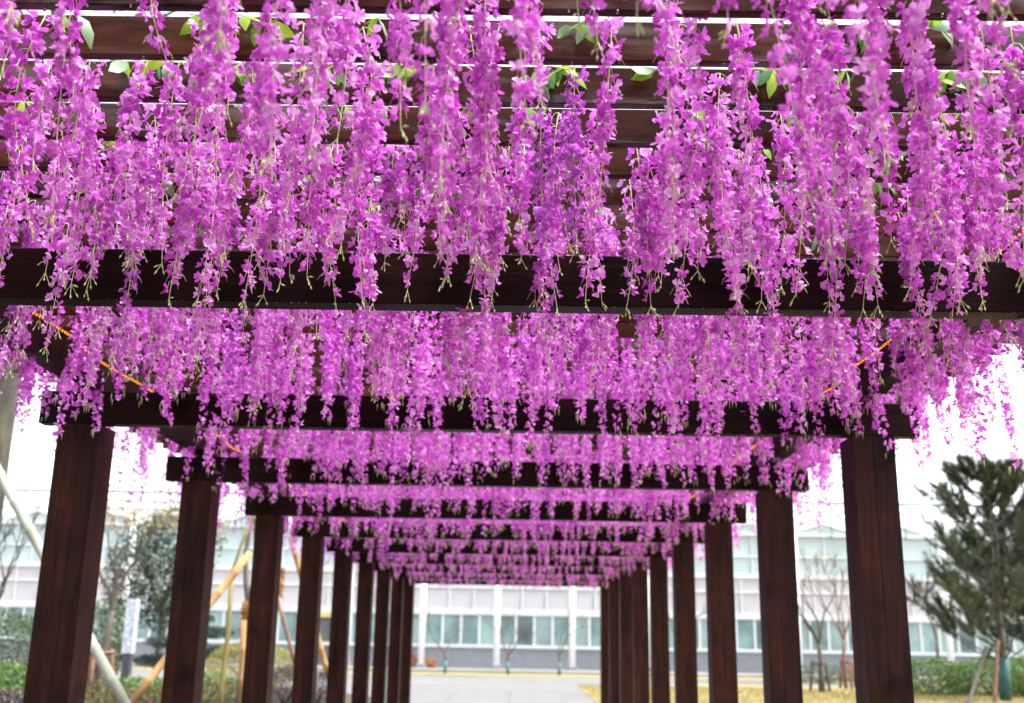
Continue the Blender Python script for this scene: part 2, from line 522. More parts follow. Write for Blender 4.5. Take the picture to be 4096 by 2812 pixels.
gh = empty('greenhouse', (0, GY, 0))
tag(gh, 'long pale glass greenhouse with white frame behind the pergola and trees', 'greenhouse')
K0, K1 = -9, 9
XA, XB = GX0 + K0 * BAY, GX0 + K1 * BAY
DOOR_K = -3   # the bay holding the open doorway
b = MB(); b.box((XA, 0.0, 0.0), (XB, 0.25, 1.0)); b.build('base_wall', M_brick, gh)
b = MB(); b.box((XA, 0.5, 0.0), (XB, 30, 6.4)); b.build('interior_screen', M_curtain, gh)
for nm, z0, z1, d in (('sill_rail', 1.0, 1.15, .06), ('middle_rail', 2.50, 2.77, .06), ('screen_rail', 3.72, 3.80, .03), ('upper_rail', 4.40, 4.62, .05), ('glazing_rail', 5.40, 5.47, .03), ('eave_rail', 6.42, 6.56, .10)):
    b = MB(); b.cbox((XA, -d, z0), (XB, 0.12, z1), 0.01); b.build(nm, M_white, gh)
def panel_mesh(w, h, mat):
    b = MB(); b.cbox((-w / 2, 0.0, 0), (w / 2, 0.02, h), 0.003)
    return b.mesh('pane', mat)
wl = BAY / 4
low_me = [panel_mesh(wl - .12, 1.34, m_) for m_ in (M_glass_low, M_glass_low, M_glass_dk, M_glass_pl, M_glass_pl)]
mid_me = panel_mesh(BAY / 3 - .084, 0.94, M_curtain)
mid2_me = panel_mesh(BAY / 3 - .084, 0.6, M_curtain)
up_me = panel_mesh(BAY / 2 - .08, 0.78, M_glass_up)
up2_me = panel_mesh(BAY / 2 - .08, 0.95, M_glass_up)
b = MB(); b.cbox((-.06, -.03, 1.15), (.06, .05, 2.50), .008); mull_low = b.mesh('mullion', M_white)
b = MB(); b.cbox((-.042, -.02, 2.77), (.042, .04, 4.40), .008); mull_mid = b.mesh('mullion', M_white)
b = MB(); b.cbox((-.04, -.02, 4.62), (.04, .04, 6.42), .008); mull_up = b.mesh('mullion', M_white)
# gable end, roof and glazing of one span
g = MB(); g.add([(-BAY / 2 + .03, .02, 6.56), (BAY / 2 - .03, .02, 6.56), (0, .02, 7.02), (-BAY / 2 + .03, .06, 6.56), (BAY / 2 - .03, .06, 6.56), (0, .06, 7.02)],
               [(0, 1, 2), (5, 4, 3), (0, 3, 4, 1), (1, 4, 5, 2), (2, 5, 3, 0)])
gable_me = g.mesh('gable_pane', M_glass_up)
g = MB()
g.tube([(-BAY / 2, 0, 6.56), (0, 0, 7.06)], .035, 4); g.tube([(0, 0, 7.06), (BAY / 2, 0, 6.56)], .035, 4); g.tube([(0, 0, 6.5), (0, 0, 7.05)], .03, 4)
gtrim_me = g.mesh('gable_trim', M_white)
g = MB(); g.add([(-BAY / 2, 0.08, 6.57), (0, 0.08, 7.06), (BAY / 2, 0.08, 6.57), (-BAY / 2, 30, 6.57), (0, 30, 7.06), (BAY / 2, 30, 6.57)], [(0, 3, 4, 1), (1, 4, 5, 2)])
roof_me = g.mesh('roof', M_glass_up)
c = MB(); c.smooth = True; c.tube([(0, -1.15, .28), (0, -1.15, 6.5)], .15, 12)
c.tube([(0, -1.15, 6.45), (0, 0, 6.5)], .05, 6)
col_me = c.mesh('column', M_column)
c = MB(); c.cbox((-.22, -1.37, .05), (.22, -.93, .30), .03); foot_me = c.mesh('footing', M_foot)
for k in range(K0, K1 + 1):
    xc = GX0 + k * BAY
    o = link('column', col_me, gh, (xc, 0, 0)); link('footing', foot_me, o)
    if k == K1: break
    cx = xc + BAY / 2
    link('gable_pane', gable_me, gh, (cx, 0, 0)); link('gable_trim', gtrim_me, gh, (cx, 0, 0)); link('roof', roof_me, gh, (cx, 0, 0))
    for i in range(4):
        if k == DOOR_K and i in (1, 2): continue
        link('pane', random.choice(low_me), gh, (xc + (i + .5) * wl, .02, 1.155))
        link('mullion', mull_low, gh, (xc + i * wl, 0, 0))
    for i in range(3):
        x = xc + (i + .5) * BAY / 3
        link('pane', mid_me, gh, (x, .05, 2.775)); link('pane', mid2_me, gh, (x, .05, 3.805)); link('mullion', mull_mid, gh, (xc + i * BAY / 3, 0, 0))
    for i in range(2):
        x = xc + (i + .5) * BAY / 2
        link('pane', up_me, gh, (x, .05, 4.62)); link('pane', up2_me, gh, (x, .05, 5.47)); link('mullion', mull_up, gh, (xc + i * BAY / 2, 0, 0))
xd = GX0 + DOOR_K * BAY + BAY / 2
b = MB(); b.box((xd - wl + .02, -.02, .1), (xd + wl - .02, .02, 2.28)); dr = b.build('doorway_shade', M_doorshade, gh)  # thin dark sheet: shade of the open doorway put into its colour
b = MB()
for s_ in (-1, 1): b.cbox((xd + s_ * (wl - .05) - .05, -.07, .1), (xd + s_ * (wl - .05) + .05, -.022, 2.28), .008)
b.build('frame', M_white, dr)
b = MB(); b.cbox((xd - wl, -.09, 2.28), (xd + wl, -.022, 2.49), .01); b.build('lintel', M_ochre, gh)

# wire frame for the roof shading above the greenhouse
M_wire = plain('dull green wire', (0.04, 0.075, 0.065), 0.6, 0.4, 0.2, 3)
sh = empty('shade_frame', (0, 50.5, 0))
tag(sh, 'thin wire shading frame with slim posts above the greenhouse roof', 'frame')
for z, r_ in ((7.88, .06), (7.48, .038), (7.1, .032)):
    b = MB()
    xs = np.arange(XA, XB + .1, BAY / 2)
    b.tube([(x, 0, z - (0.05 if (i % 2) and z < 7.8 else 0)) for i, x in enumerate(xs)], r_, 5)
    b.build('wire', M_wire, sh)
for k in range(K0, K1 + 1):
    b = MB(); b.tube([(GX0 + k * BAY + 1.73, 0, 6.2), (GX0 + k * BAY + 1.73, 0, 7.95)], .025, 5)
    b.tube([(GX0 + k * BAY + 1.73, 0, 6.25), (GX0 + k * BAY + 1.73, 1.7, 6.9)], .02, 5)
    b.build('post', M_wire, sh)

# stacked timber beside the greenhouse
M_timber = wood('raw orange timber', 0, (0.20, 0.085, 0.04), (0.36, 0.17, 0.08), (0.6, 0.8))
tb = empty('timber_stack', (-4.9, 51.25, 0.10))
tag(tb, 'low stack of orange brown timber beside the leftmost centre white column', 'timber')
for i, (x0, x1, y, z) in enumerate([(-.9, 1.15, -.3, 0), (-.9, 1.15, -.05, 0), (-.95, 1.1, .2, 0), (-.9, .2, -.25, .2), (-.85, .25, 0, .2), (-.9, .15, -.15, .4), (.35, 1.15, -.2, .2), (-.85, .1, .1, .4)]):
    b = MB(); b.cbox((x0, y, z), (x1, y + .22, z + .19), .012); b.build('plank', M_timber, tb)

# ------------------------------------------------------------------ pergola
PX_L, PX_R, PW = -2.231, 1.585, 0.202
FRAME_Y = [3.037 + 2.0 * k for k in range(-2, 10)]
FRAME_Y[4] -= 0.045          # second visible post pair stands a little nearer
Z_B, Z_BT = 2.506, 2.668     # crossbeam bottom and top
Z_S, Z_ST = 2.830, 2.933     # slats
SLAT_P, SLAT_T = 0.2100, 0.027
SL_X0, SL_X1 = -2.62, 2.22
pg = empty('pergola', (-0.22, 9.0, 0))
tag(pg, 'long dark brown timber pergola with square posts, crossbeams and roof slats', 'pergola')
def pchild(o):
    o.parent = pg
    o.location = Vector(o.location) - Vector(pg.location)
    return o

post_me = []
for v in range(4):
    b = MB()
    cuts = [0, .5 + random.uniform(-.14, .14), 1]
    brd = []
    for i in range(2):
        n0 = len(b.v)
        b.cbox((cuts[i] * PW + (.0003 if i else 0), random.uniform(0, .0012), 0), (cuts[i + 1] * PW - (.0003 if i < 1 else 0), PW, Z_B + .001), .0016)
        brd += [random.uniform(0, 1)] * (len(b.v) - n0)
    me = b.mesh('post', MW_post)
    a = me.attributes.new('board', 'FLOAT', 'POINT'); a.data.foreach_set('value', brd)
    post_me.append(me)
beam_me = []
for v in range(3):
    b = MB()
    b.cbox((-2.336, 0, Z_B), (1.908, .078, Z_BT), .004)
    beam_me.append(b.mesh('crossbeam', MW_beam))
for k, y in enumerate(FRAME_Y):
    for s_, x in enumerate((PX_L, PX_R)):
        pchild(link('post', post_me[(k * 2 + s_ * 3 + k // 3) % 4], None, (x, y, 0)))
    pchild(link('crossbeam', beam_me[k % 3], None, (random.uniform(-.012, .012), y - .0005, 0)))
# the long beams lie across the crossbeams above the posts; each is two lengths butted over a crossbeam
YA, YB = -1.25, 21.5
for x0, x1 in ((-2.135, -2.035), (1.588, 1.688)):
    for ya, yb in ((YA, 9.037), (9.040, YB)):
        b = MB(); b.cbox((x0, ya, Z_BT + .001), (x1, yb, Z_S - .0005), .004)
        pchild(b.build('long_beam', MW_long, None))
slat_me = []
for v in range(5):
    b = MB(); b.cbox((SL_X0, 0, Z_S), (SL_X1, SLAT_T, Z_ST), .003)
    slat_me.append(b.mesh('slat', MW_slat))
SLAT_Y = []
j0 = math.ceil((YA + .05 - 2.191) / SLAT_P)
j = j0
while 2.191 + j * SLAT_P < YB - .05:
    y = 2.191 + j * SLAT_P
    SLAT_Y.append(y)
    pchild(link('slat', slat_me[j % 5], None, (random.uniform(-.03, .03), y + random.uniform(-.006, .006), random.uniform(-.001, .002)), (0, 0, random.uniform(-.0016, .0016))))
    j += 1
# rain beads hanging from the lower edges
bead = bmesh.new(); bmesh.ops.create_icosphere(bead, subdivisions=1, radius=1); bead.verts.index_update()
bv = np.array([v.co[:] for v in bead.verts]); bf = np.array([[v.index for v in f.verts] for f in bead.faces]); bead.free()
V, T, n = [], [], 0
for y in SLAT_Y:
    if not (1.6 < y < 9): continue
    for x in np.arange(SL_X0 + .05, SL_X1, .05):
        if random.random() < .42:
            r_ = random.uniform(.0022, .0040)
            V.append(bv * [r_, r_, r_ * 1.25] + [x + random.uniform(-.03, .03), y + random.choice([.004, SLAT_T - .004]), Z_S - r_ * .7]); T.append(bf + n); n += len(bv)
for y in FRAME_Y:
    if not (2 < y < 9): continue
    for x in np.arange(-2.3, 1.9, .022):
        if random.random() < .5:
            r_ = random.uniform(.0018, .0032)
            V.append(bv * [r_, r_, r_ * 1.2] + [x, y + .0035, Z_B - r_ * .6]); T.append(bf + n); n += len(bv)
Mw, t_, N_, L_, B_ = new_mat('rain water')
B_.inputs['Base Color'].default_value = (1, 1, 1, 1); B_.inputs['Roughness'].default_value = 0.02
B_.inputs['IOR'].default_value = 1.33; B_.inputs['Transmission Weight'].default_value = 1.0
o = pchild(link('rain_beads', np_mesh('rain_beads', np.concatenate(V), np.concatenate(T), Mw, smooth=True)))
o['kind'] = 'stuff'

# ------------------------------------------------------------------ rope lights along the long beams
Mt, t_, N_, L_, B_ = new_mat('clear amber tube')
B_.inputs['Base Color'].default_value = (0.30, 0.10, 0.02, 1); B_.inputs['Roughness'].default_value = 0.2
B_.inputs['Transmission Weight'].default_value = 0.3
Ml = bpy.data.materials.new('amber lamp glow'); Ml.use_nodes = True
Ml.node_tree.nodes.clear()
eo = Ml.node_tree.nodes.new('ShaderNodeOutputMaterial'); em = Ml.node_tree.nodes.new('ShaderNodeEmission')
em.inputs['Color'].default_value = (1.0, 0.27, 0.02, 1); em.inputs['Strength'].default_value = 0.6
Ml.node_tree.links.new(em.outputs[0], eo.inputs[0])
for x, lab in ((1.545, 'amber rope light running along the right long beam of the pergola'), (-1.985, 'amber rope light running along the left long beam of the pergola')):
    rl = empty('rope_light', (x, 2.4, 2.78))
    tag(rl, lab, 'rope light', 'rope lights under the pergola roof')
    b = MB(); b.smooth = True
    pts = [(random.uniform(-.012, .012), i * .3, random.uniform(-.014, .014)) for i in range(44)]
    b.tube(pts, .0085, 7); b.build('tube', Mt, rl)
    V, T, n = [], [], 0
    for i in range(43):
        for q in range(11):
            p = Vector(pts[i]).lerp(Vector(pts[i + 1]), q / 11)
            V.append(bv * .0048 + [p.x - math.copysign(.007, x), p.y, p.z - .0045]); T.append(bf + n); n += len(bv)
    o = link('bulbs', np_mesh('bulbs', np.concatenate(V), np.concatenate(T), Ml), rl); o['kind'] = 'stuff'

# ------------------------------------------------------------------ wisteria blossoms
def petal(L_, w, cup, reflex, lod):
    """one rounded petal from the origin along +X; returns verts, tris, petal position 0..1"""
    if lod == 0:
        us = [(0.0, 0.10), (0.38, 0.78), (0.74, 1.0), (1.0, 0.42)]
        V, A = [], []
        for u, ww in us:
            for s_ in (-1, 0, 1):
                if u == 0.0 and s_ != 0: continue
                z = reflex * u * u * L_ + cup * (abs(s_) * ww) * w + (0 if u < 1 else -.06 * L_)
                x = u * L_ * (1.0 if s_ == 0 or u < .9 else .93)
                V.append((x, s_ * ww * w, z)); A.append(u)
        T = [(0, 1, 2), (0, 2, 3), (1, 4, 2), (2, 4, 5), (2, 5, 3), (3, 5, 6), (4, 7, 5), (5, 7, 8), (5, 8, 6), (6, 8, 9)]
        return np.array(V), np.array(T), np.array(A)
    V = [(0, 0, 0), (.6 * L_, -w, cup * w + reflex * .36 * L_), (.6 * L_, w, cup * w + reflex * .36 * L_), (L_, 0, reflex * L_)]
    return np.array(V), np.array([(0, 1, 2), (1, 3, 2)]), np.array([0, .65, .65, 1.0])

def blossom(seed, lod):
    r_ = np.random.default_rng(seed)
    Vs, Ts, As, n = [], [], [], 0
    # standard of two broad lobes, two wings, small keel
    spec = [(56, .0250, .0112, .30), (124, .0250, .0112, .30), (198, .0220, .0098, .55), (342, .0220, .0098, .55), (262, .0180, .0078, 1.0), (300, .0150, .0062, 1.3)]
    if lod == 2: spec = [(60, .026, .015, .3), (125, .026, .015, .3), (205, .023, .013, .5), (330, .023, .013, .5)]
    for ang, L_, w, rf in spec:
        L2 = L_ * r_.uniform(.85, 1.12)
        v, t, a = petal(L2, w * r_.uniform(.85, 1.15), r_.uniform(-.7, .8), rf * r_.uniform(.3, 1.9) * r_.choice([1, 1, 1, -.4]), lod)
        th = math.radians(ang + r_.normal(0, 14)); c_, s_ = math.cos(th), math.sin(th)
        tw = r_.normal(0, .5)
        v = np.stack([v[:, 0], v[:, 1] * math.cos(tw) - v[:, 2] * math.sin(tw), v[:, 1] * math.sin(tw) + v[:, 2] * math.cos(tw)], 1)
        v = np.stack([v[:, 0] * c_ - v[:, 1] * s_, v[:, 0] * s_ + v[:, 1] * c_, v[:, 2]], 1)
        Vs.append(v); Ts.append(t + n); As.append(a); n += len(v)
    return np.concatenate(Vs), np.concatenate(Ts), np.concatenate(As)

NB = 10
BLO = {lod: [blossom(100 + i, lod) for i in range(NB)] for lod in (0, 1, 2)}
blossom_me = {}
for tint, mt in M_PETAL.items():
    for i in range(NB):
        v, t, a = BLO[0][i]
        blossom_me[tint, i] = np_mesh('blossom', v, t, mt, {'petal': a, 'tone': np.zeros(len(v))}, smooth=True)

class Strand:
    """one drooping raceme, top at the origin, tip at z = -length"""
    def __init__(s, seed, length):
        r_ = random.Random(seed)
        s.L = length
        s.bl = []          # (variant, matrix)
        st, bu = MB(), MB()
        sway = [(r_.uniform(-.035, .035), r_.uniform(-.03, .03)) for _ in range(2)]
        bend = r_.uniform(0.6, 1.4)
        def axis(t, o=(0, 0), L_=length):
            return Vector((o[0] + sway[0][0] * math.sin(t * 3.1 * bend), o[1] + sway[0][1] * math.sin(t * 2.3 + 1), -t * L_))
        def raceme(t0, t1, L_, off, wide, tipbuds):
            P = lambda t: axis(t, L_=length) + Vector(off) * min(1, max(0, (t - t0) / .25))
            nseg = 7
            st.tube([P(t0 + (t1 - t0) * i / nseg) for i in range(nseg + 1)], [.0016 - .0008 * i / nseg for i in range(nseg + 1)], 4, False)
            z = t0 * length + .012
            ph = r_.uniform(0, 6.28)
            while z < t1 * length - .035:
                t = z / length
                q = (z - t0 * length) / ((t1 - t0) * length)
                for m_ in range(2 if (q < .62 or r_.random() < .35) else 1):
                    ph += 2.4 + r_.uniform(-.4, .4)
                    rad = wide * (1 - .55 * q) * r_.uniform(.72, 1.05)
                    d = Vector((math.cos(ph), math.sin(ph), 0))
                    b0 = P(t)
                    p = b0 + d * rad + Vector((0, 0, -r_.uniform(.0, .018)))
                    st.tube([b0 + Vector((0, 0, .012)), b0 + d * rad * .55 + Vector((0, 0, .008)), p], [.0008, .0008, .0007], 3, False)
                    out = (d + Vector((r_.uniform(-.4, .4), r_.uniform(-.4, .4), r_.uniform(-.75, .25)))).normalized()
                    up = Vector((0, 0, 1)) - out * out.z
                    up.normalize()
                    xx = up.cross(out)
                    M = Matrix((xx, up, out)).transposed().to_4x4()
                    M = M @ Matrix.Rotation(r_.uniform(-.6, .6), 4, 'Z')
                    sc = (.75 - .14 * q) * r_.uniform(.78, 1.16)
                    M = Matrix.Translation(p) @ M @ Matrix.Scale(sc, 4)
                    s.bl.append((r_.randrange(NB), M))
                    if r_.random() < .3:   # pale filaments
                        st.tube([p, p + out * .012 + Vector((0, 0, -.006)), p + out * .02 + Vector((r_.uniform(-.006, .006), 0, -.018))], [.0006, .0006, .0004], 3, False)
                z += r_.uniform(.016, .026)
            # buds at the tip
            for i in range(tipbuds):
                e0 = P(t1 - .02)
                a = r_.uniform(0, 6.28)
                ln = r_.uniform(.012, .036)
                e1 = e0 + Vector((math.cos(a) * ln * .45, math.sin(a) * ln * .45, -ln + .012 * (i % 2)))
                bu.tube([e0, e1], [.0010, .0008], 3, False)
                dd = (e1 - e0).normalized()
                bu.tube([e1, e1 + dd * .004, e1 + dd * .011], [.0010, .0026, .0004], 4, False)
        raceme(0.0, 1.0, length, (0, 0, 0), r_.uniform(.020, .026), r_.choice([2, 3, 4, 5]))
        # side racemes that leave the stem and end in buds of their own
        for _ in range(r_.choice([0, 1, 1, 2])):
            t0 = r_.uniform(.08, .5); t1 = t0 + r_.uniform(.22, .45)
            a = r_.uniform(0, 6.28)
            raceme(t0, min(t1, .92), length, (math.cos(a) * r_.uniform(.02, .04), math.sin(a) * .025, 0), r_.uniform(.013, .019), r_.choice([0, 2, 3, 4]))
        st.smooth = bu.smooth = True
        s.stem = st.mesh('stem', M_stem)
        s.bud = bu.mesh('bud_cluster', M_bud)
        s.joined = {}
    def arrays(s, lod):
        Vs, Ts, As, Tn, n = [], [], [], [], 0
        for i, (v_, M) in enumerate(s.bl):
            v, t, a = BLO[lod][v_]
            A = np.array(M)
            Vs.append(v @ A[:3, :3].T + A[:3, 3]); Ts.append(t + n); As.append(a); Tn.append(np.full(len(v), (i * .379) % 1.0)); n += len(v)
        return np.concatenate(Vs), np.concatenate(Ts), np.concatenate(As), np.concatenate(Tn)
    def mesh(s, tint):
        if tint not in s.joined:
            V, T, A, Tn = s.arrays(0)
            s.joined[tint] = np_mesh('blossoms', V, T, M_PETAL[tint], {'petal': A, 'tone': Tn}, smooth=True)
        return s.joined[tint]

LENS = [.22, .28, .32, .36, .38, .40, .42, .44, .46, .48, .48, .50, .50, .52, .52, .54, .56, .56, .58, .60, .60, .62, .64, .68]
VAR = [Strand(500 + i, L_) for i, L_ in enumerate(LENS)]
def pick(L_):
    c_ = sorted(range(len(VAR)), key=lambda i: abs(VAR[i].L - L_) + random.uniform(0, .05))
    return c_[0]

def pick_tint(x):  # fewer pink strands at the sides, more violet left: light differences put into tint
    u = random.random()
    pv = .025 + (.05 if x < -.9 else 0)
    if u < pv: return 'violet'
    return 'pink' if random.random() < (.62 if abs(x) < 1.0 else .42) else 'magenta'

Z_HANG = 2.915
random.seed(2024)
spots = []     # (x, y, z, variant, scale z, tint, row)
# strands whose tips show against the nearest crossbeam
TIPS = [(95, 622), (155, 655), (230, 628), (385, 690), (432, 695), (492, 665), (540, 695), (595, 675), (735, 690), (830, 690), (930, 670),
        (1020, 640), (1070, 692), (1140, 690), (1240, 715), (1335, 700), (1372, 695), (1480, 700), (1520, 660), (1660, 700), (1730, 690),
        (1775, 660), (1885, 690), (1955, 710), (1998, 690), (2130, 725), (2160, 690), (2225, 690), (300, 600), (690, 640), (880, 600), (1590, 620)]
for i, (px, py) in enumerate(TIPS):
    row = [5, 4, 5, 5, 4][i % 5] - 2           # slats 2.82 and 2.61
    y = 2.191 + row * SLAT_P - .05
    tip = at(px * 1.7633, py * 1.7633, y)
    L_ = Z_HANG - tip.z
    v = pick(min(.66, L_))
    spots.append((tip.x, y, Z_HANG, v, L_ / VAR[v].L, pick_tint(tip.x), row))
for row, ys in enumerate(SLAT_Y):
    j = row + j0
    y = ys
    if y < 1.30: continue
    gap = (.19 if y < 1.8 else .148) if y < 3.1 else (.115 if y < 5.1 else .135)
    if j in (2, 3): gap = .18
    x = SL_X0 + random.uniform(.03, .15)
    while x < SL_X1 - .03:
        if j in (2, 3): L_ = random.uniform(.28, .42)
        else:
            L_ = random.choice([.26, .34, .40, .46, .48, .5, .52, .55, .58, .62]) + random.uniform(-.03, .03)
            if y > 3.1: L_ *= .92 if y < 5.1 else .82
        if abs(x + .22) > 2.05: L_ *= random.uniform(.9, 1.25)
        v = pick(L_)
        spots.append((x, y + random.choice([-.045, -.045, -.04, .07]), Z_HANG + random.uniform(-.03, .02), v, L_ / VAR[v].L, pick_tint(x), j))
        x += gap * random.choice([.4, .5, .65, .8, 1.0, 1.2, 1.5, 1.9]) * random.uniform(.85, 1.1) * (2.3 if x < -1.98 else (1.1 if x > 1.6 else 1.0))

def in_view(sx, sy, sz, L_):
    best = False
    for q in (0, .5, 1):
        u, v = project((sx, sy, sz - q * L_))
        if -60 < u < 4156 and -60 < v < 2872: best = True
    return best
vis = [s_ for s_ in spots if in_view(s_[0], s_[1], s_[2], VAR[s_[3]].L * s_[4])]
vis.sort(key=lambda s_: s_[1])
single, rest = vis[:300], vis[300:]
chosen = set(id(s_) for s_ in single)
rest = [s_ for s_ in spots if id(s_) not in chosen]

# labels: place along its row, rows counted from the nearest crossbeam
rows = {}
for s_ in single: rows.setdefault(s_[6], []).append(s_)
before = sorted([r_ for r_ in rows if 2.191 + r_ * SLAT_P < 3.0], reverse=True)
behind = sorted([r_ for r_ in rows if r_ not in before])
GROUP = 'wisteria strands hanging from the pergola slats'
NEAR_Y = 2.95
nsingle = 0
for r_, lst in rows.items():
    lst.sort(key=lambda s_: s_[0])
    where = ('row %s before the nearest crossbeam' % ['one', 'two', 'three', 'four', 'five', 'six', 'seven', 'eight', 'nine', 'ten'][before.index(r_)]) if r_ in before else \
            ('row %s behind the nearest crossbeam' % ['one', 'two', 'three', 'four', 'five', 'six', 'seven', 'eight', 'nine', 'ten', 'eleven', 'twelve', 'thirteen', 'fourteen', 'fifteen', 'sixteen', 'seventeen', 'eighteen', 'nineteen', 'twenty'][behind.index(r_)])
    for i, (x, y, z, v, sz, tint, _) in enumerate(lst):
        sv = VAR[v]
        L_ = sv.L * sz
        rt = empty('wisteria_strand', (x, y, z), random.uniform(0, 6.28))
        rt.rotation_euler = (random.gauss(0, .02), random.gauss(0, .024), random.uniform(0, 6.28))
        rt.scale = (random.uniform(.92, 1.1), random.uniform(.92, 1.1), sz)
        size = 'short' if L_ < .4 else ('long' if L_ > .55 else 'hanging')
        tag(rt, '%s %s wisteria strand, %s from left, %s' % (size, tint, ordinal(i + 1), where), 'flower strand', GROUP)
        link('stem', sv.stem, rt)
        link('bud_cluster', sv.bud, rt)['kind'] = 'stuff'
        if y < NEAR_Y and y > 2.5:
            nsingle += 1
            for bv_, M in sv.bl:
                o = bpy.data.objects.new('blossom', blossom_me[tint, bv_])
                COL.objects.link(o)
                o.parent = rt
                o.matrix_local = M @ Matrix.Diagonal((1, 1, 1, 1))
        else:
            o = link('blossoms', sv.mesh(tint), rt)
            o['kind'] = 'stuff'

# all further strands as one hanging mass
def mass(name, lst, label):
    by = {}
    for s_ in lst: by.setdefault(s_[5], []).append(s_)
    me = None
    Vs, Ts, As, Tn, Mi, n = [], [], [], [], [], 0
    tints = list(M_PETAL)
    cache = {}
    SV, SF = [], []
    sn = 0
    for x, y, z, v, sz, tint, _ in lst:
        lod = 0 if y < 4.3 else (1 if y < 8.0 else 2)
        if (v, lod) not in cache: cache[v, lod] = VAR[v].arrays(lod)
        V, T, A, To = cache[v, lod]
        a = random.uniform(0, 6.28)
        c_, s2 = math.cos(a), math.sin(a)
        k = random.uniform(.95, 1.12)
        P = np.stack([(V[:, 0] * c_ - V[:, 1] * s2) * k + x, (V[:, 0] * s2 + V[:, 1] * c_) * k + y, V[:, 2] * sz + z], 1)
        sx_, sy_ = random.gauss(0, .026), random.gauss(0, .02)
        P[:, 0] += (P[:, 2] - z) * sx_; P[:, 1] += (P[:, 2] - z) * sy_
        Vs.append(P); Ts.append(T + n); As.append(A); Tn.append((To + random.random()) % 1.0); Mi.append(np.full(len(T), tints.index(tint))); n += len(P)
        # tip buds and stem, simplified
        L_ = VAR[v].L * sz
        for q in range(4):
            e = np.array([x - L_ * sx_ + random.uniform(-.018, .018), y + random.uniform(-.018, .018), z - L_ - random.uniform(-.03, .012)])
            w_ = .0019 if y < 9 else .0030
            SV += [e + [-w_, 0, .03], e + [w_, 0, .03], e]; SF.append([sn, sn + 1, sn + 2]); sn += 3
            w2 = random.uniform(.0022, .004)
            zz = random.uniform(.1, .9) * L_
            e = np.array([x + random.uniform(-.04, .04), y - .03, z - zz])
            SV += [e + [-w2 * .5, 0, .035], e + [w2 * .5, 0, .035], e + [random.uniform(-.012, .012), 0, 0]]; SF.append([sn, sn + 1, sn + 2]); sn += 3
    me = np_mesh(name, np.concatenate(Vs), np.concatenate(Ts), None, {'petal': np.concatenate(As), 'tone': np.concatenate(Tn)}, smooth=True)
    for tint in tints: me.materials.append(M_PETAL[tint])
    me.polygons.foreach_set('material_index', np.concatenate(Mi).astype(np.int32))
    o = link(name, me)
    tag(o, label, 'flowers', kind='stuff')
    st = link('bud_tips', np_mesh('bud_tips', np.array(SV), np.array(SF), M_bud), o)
    st['kind'] = 'stuff'
    return len(Ts), sum(len(t) for t in Ts)
info = mass('wisteria_mass', rest, 'pink wisteria flowers massed under the far roof of the pergola')
print('strands', len(spots), 'single', len(single), 'with own blossoms', nsingle, 'mass', info, 'row Y max', single[-1][1])

# ------------------------------------------------------------------ leaf sprigs between the slats
def leaf_mesh(name, L_, w, mat, bend=.2):
    V = [(0, 0, 0), (.3 * L_, -.8 * w, .0), (.32 * L_, 0, .1 * w), (.3 * L_, .8 * w, .0), (.65 * L_, -.75 * w, -.25 * bend * L_), (.66 * L_, 0, -.2 * bend * L_ + .1 * w), (.65 * L_, .75 * w, -.25 * bend * L_), (L_, 0, -bend * L_)]
    T = [(0, 1, 2), (0, 2, 3), (1, 4, 2), (2, 4, 5), (2, 5, 3), (3, 5, 6), (4, 7, 5), (5, 7, 6)]
    return np_mesh(name, V, T, mat, {'tone': np.zeros(8)}, smooth=True)
leaf_me = [leaf_mesh('leaf', random.uniform(.055, .08), random.uniform(.015, .020), M_sprig[i % 2], random.uniform(0, .5)) for i in range(8)]
SPR = [(930, 90, 5), (1390, 320, 6), (2300, 340, 7), (760, 60, 3), (1560, 75, 2), (3520, 65, 3), (350, 580, 3), (2060, 500, 2), (2370, 620, 4), (2160, 660, 2),
       (3220, 470, 4), (3540, 480, 3), (3890, 480, 3), (3970, 330, 3), (2950, 610, 3), (3080, 615, 2), (3600, 625, 4), (1740, 590, 3), (560, 720, 3), (870, 820, 3),
       (1960, 850, 2), (1460, 615, 3), (3320, 960, 2), (40, 900, 3), (60, 430, 2), (1750, 840, 2), (2240, 965, 3), (2780, 950, 2), (1370, 950, 2), (490, 1250, 3),
       (845, 1405, 2), (1480, 1250, 2), (1205, 1290, 3), (1570, 1300, 2), (3180, 1480, 3), (2550, 1270, 2), (2960, 1280, 2), (3390, 1330, 2), (270, 420, 3), (1330, 250, 3)]
M_names = []
rs = random.Random(99)
SPR += [(rs.uniform(60, 4040), rs.choice([70, 290, 300, 465, 600, 610, 720, 830, 940]) + rs.uniform(-8, 8), rs.choice([2, 2, 3, 4])) for _ in range(56)]
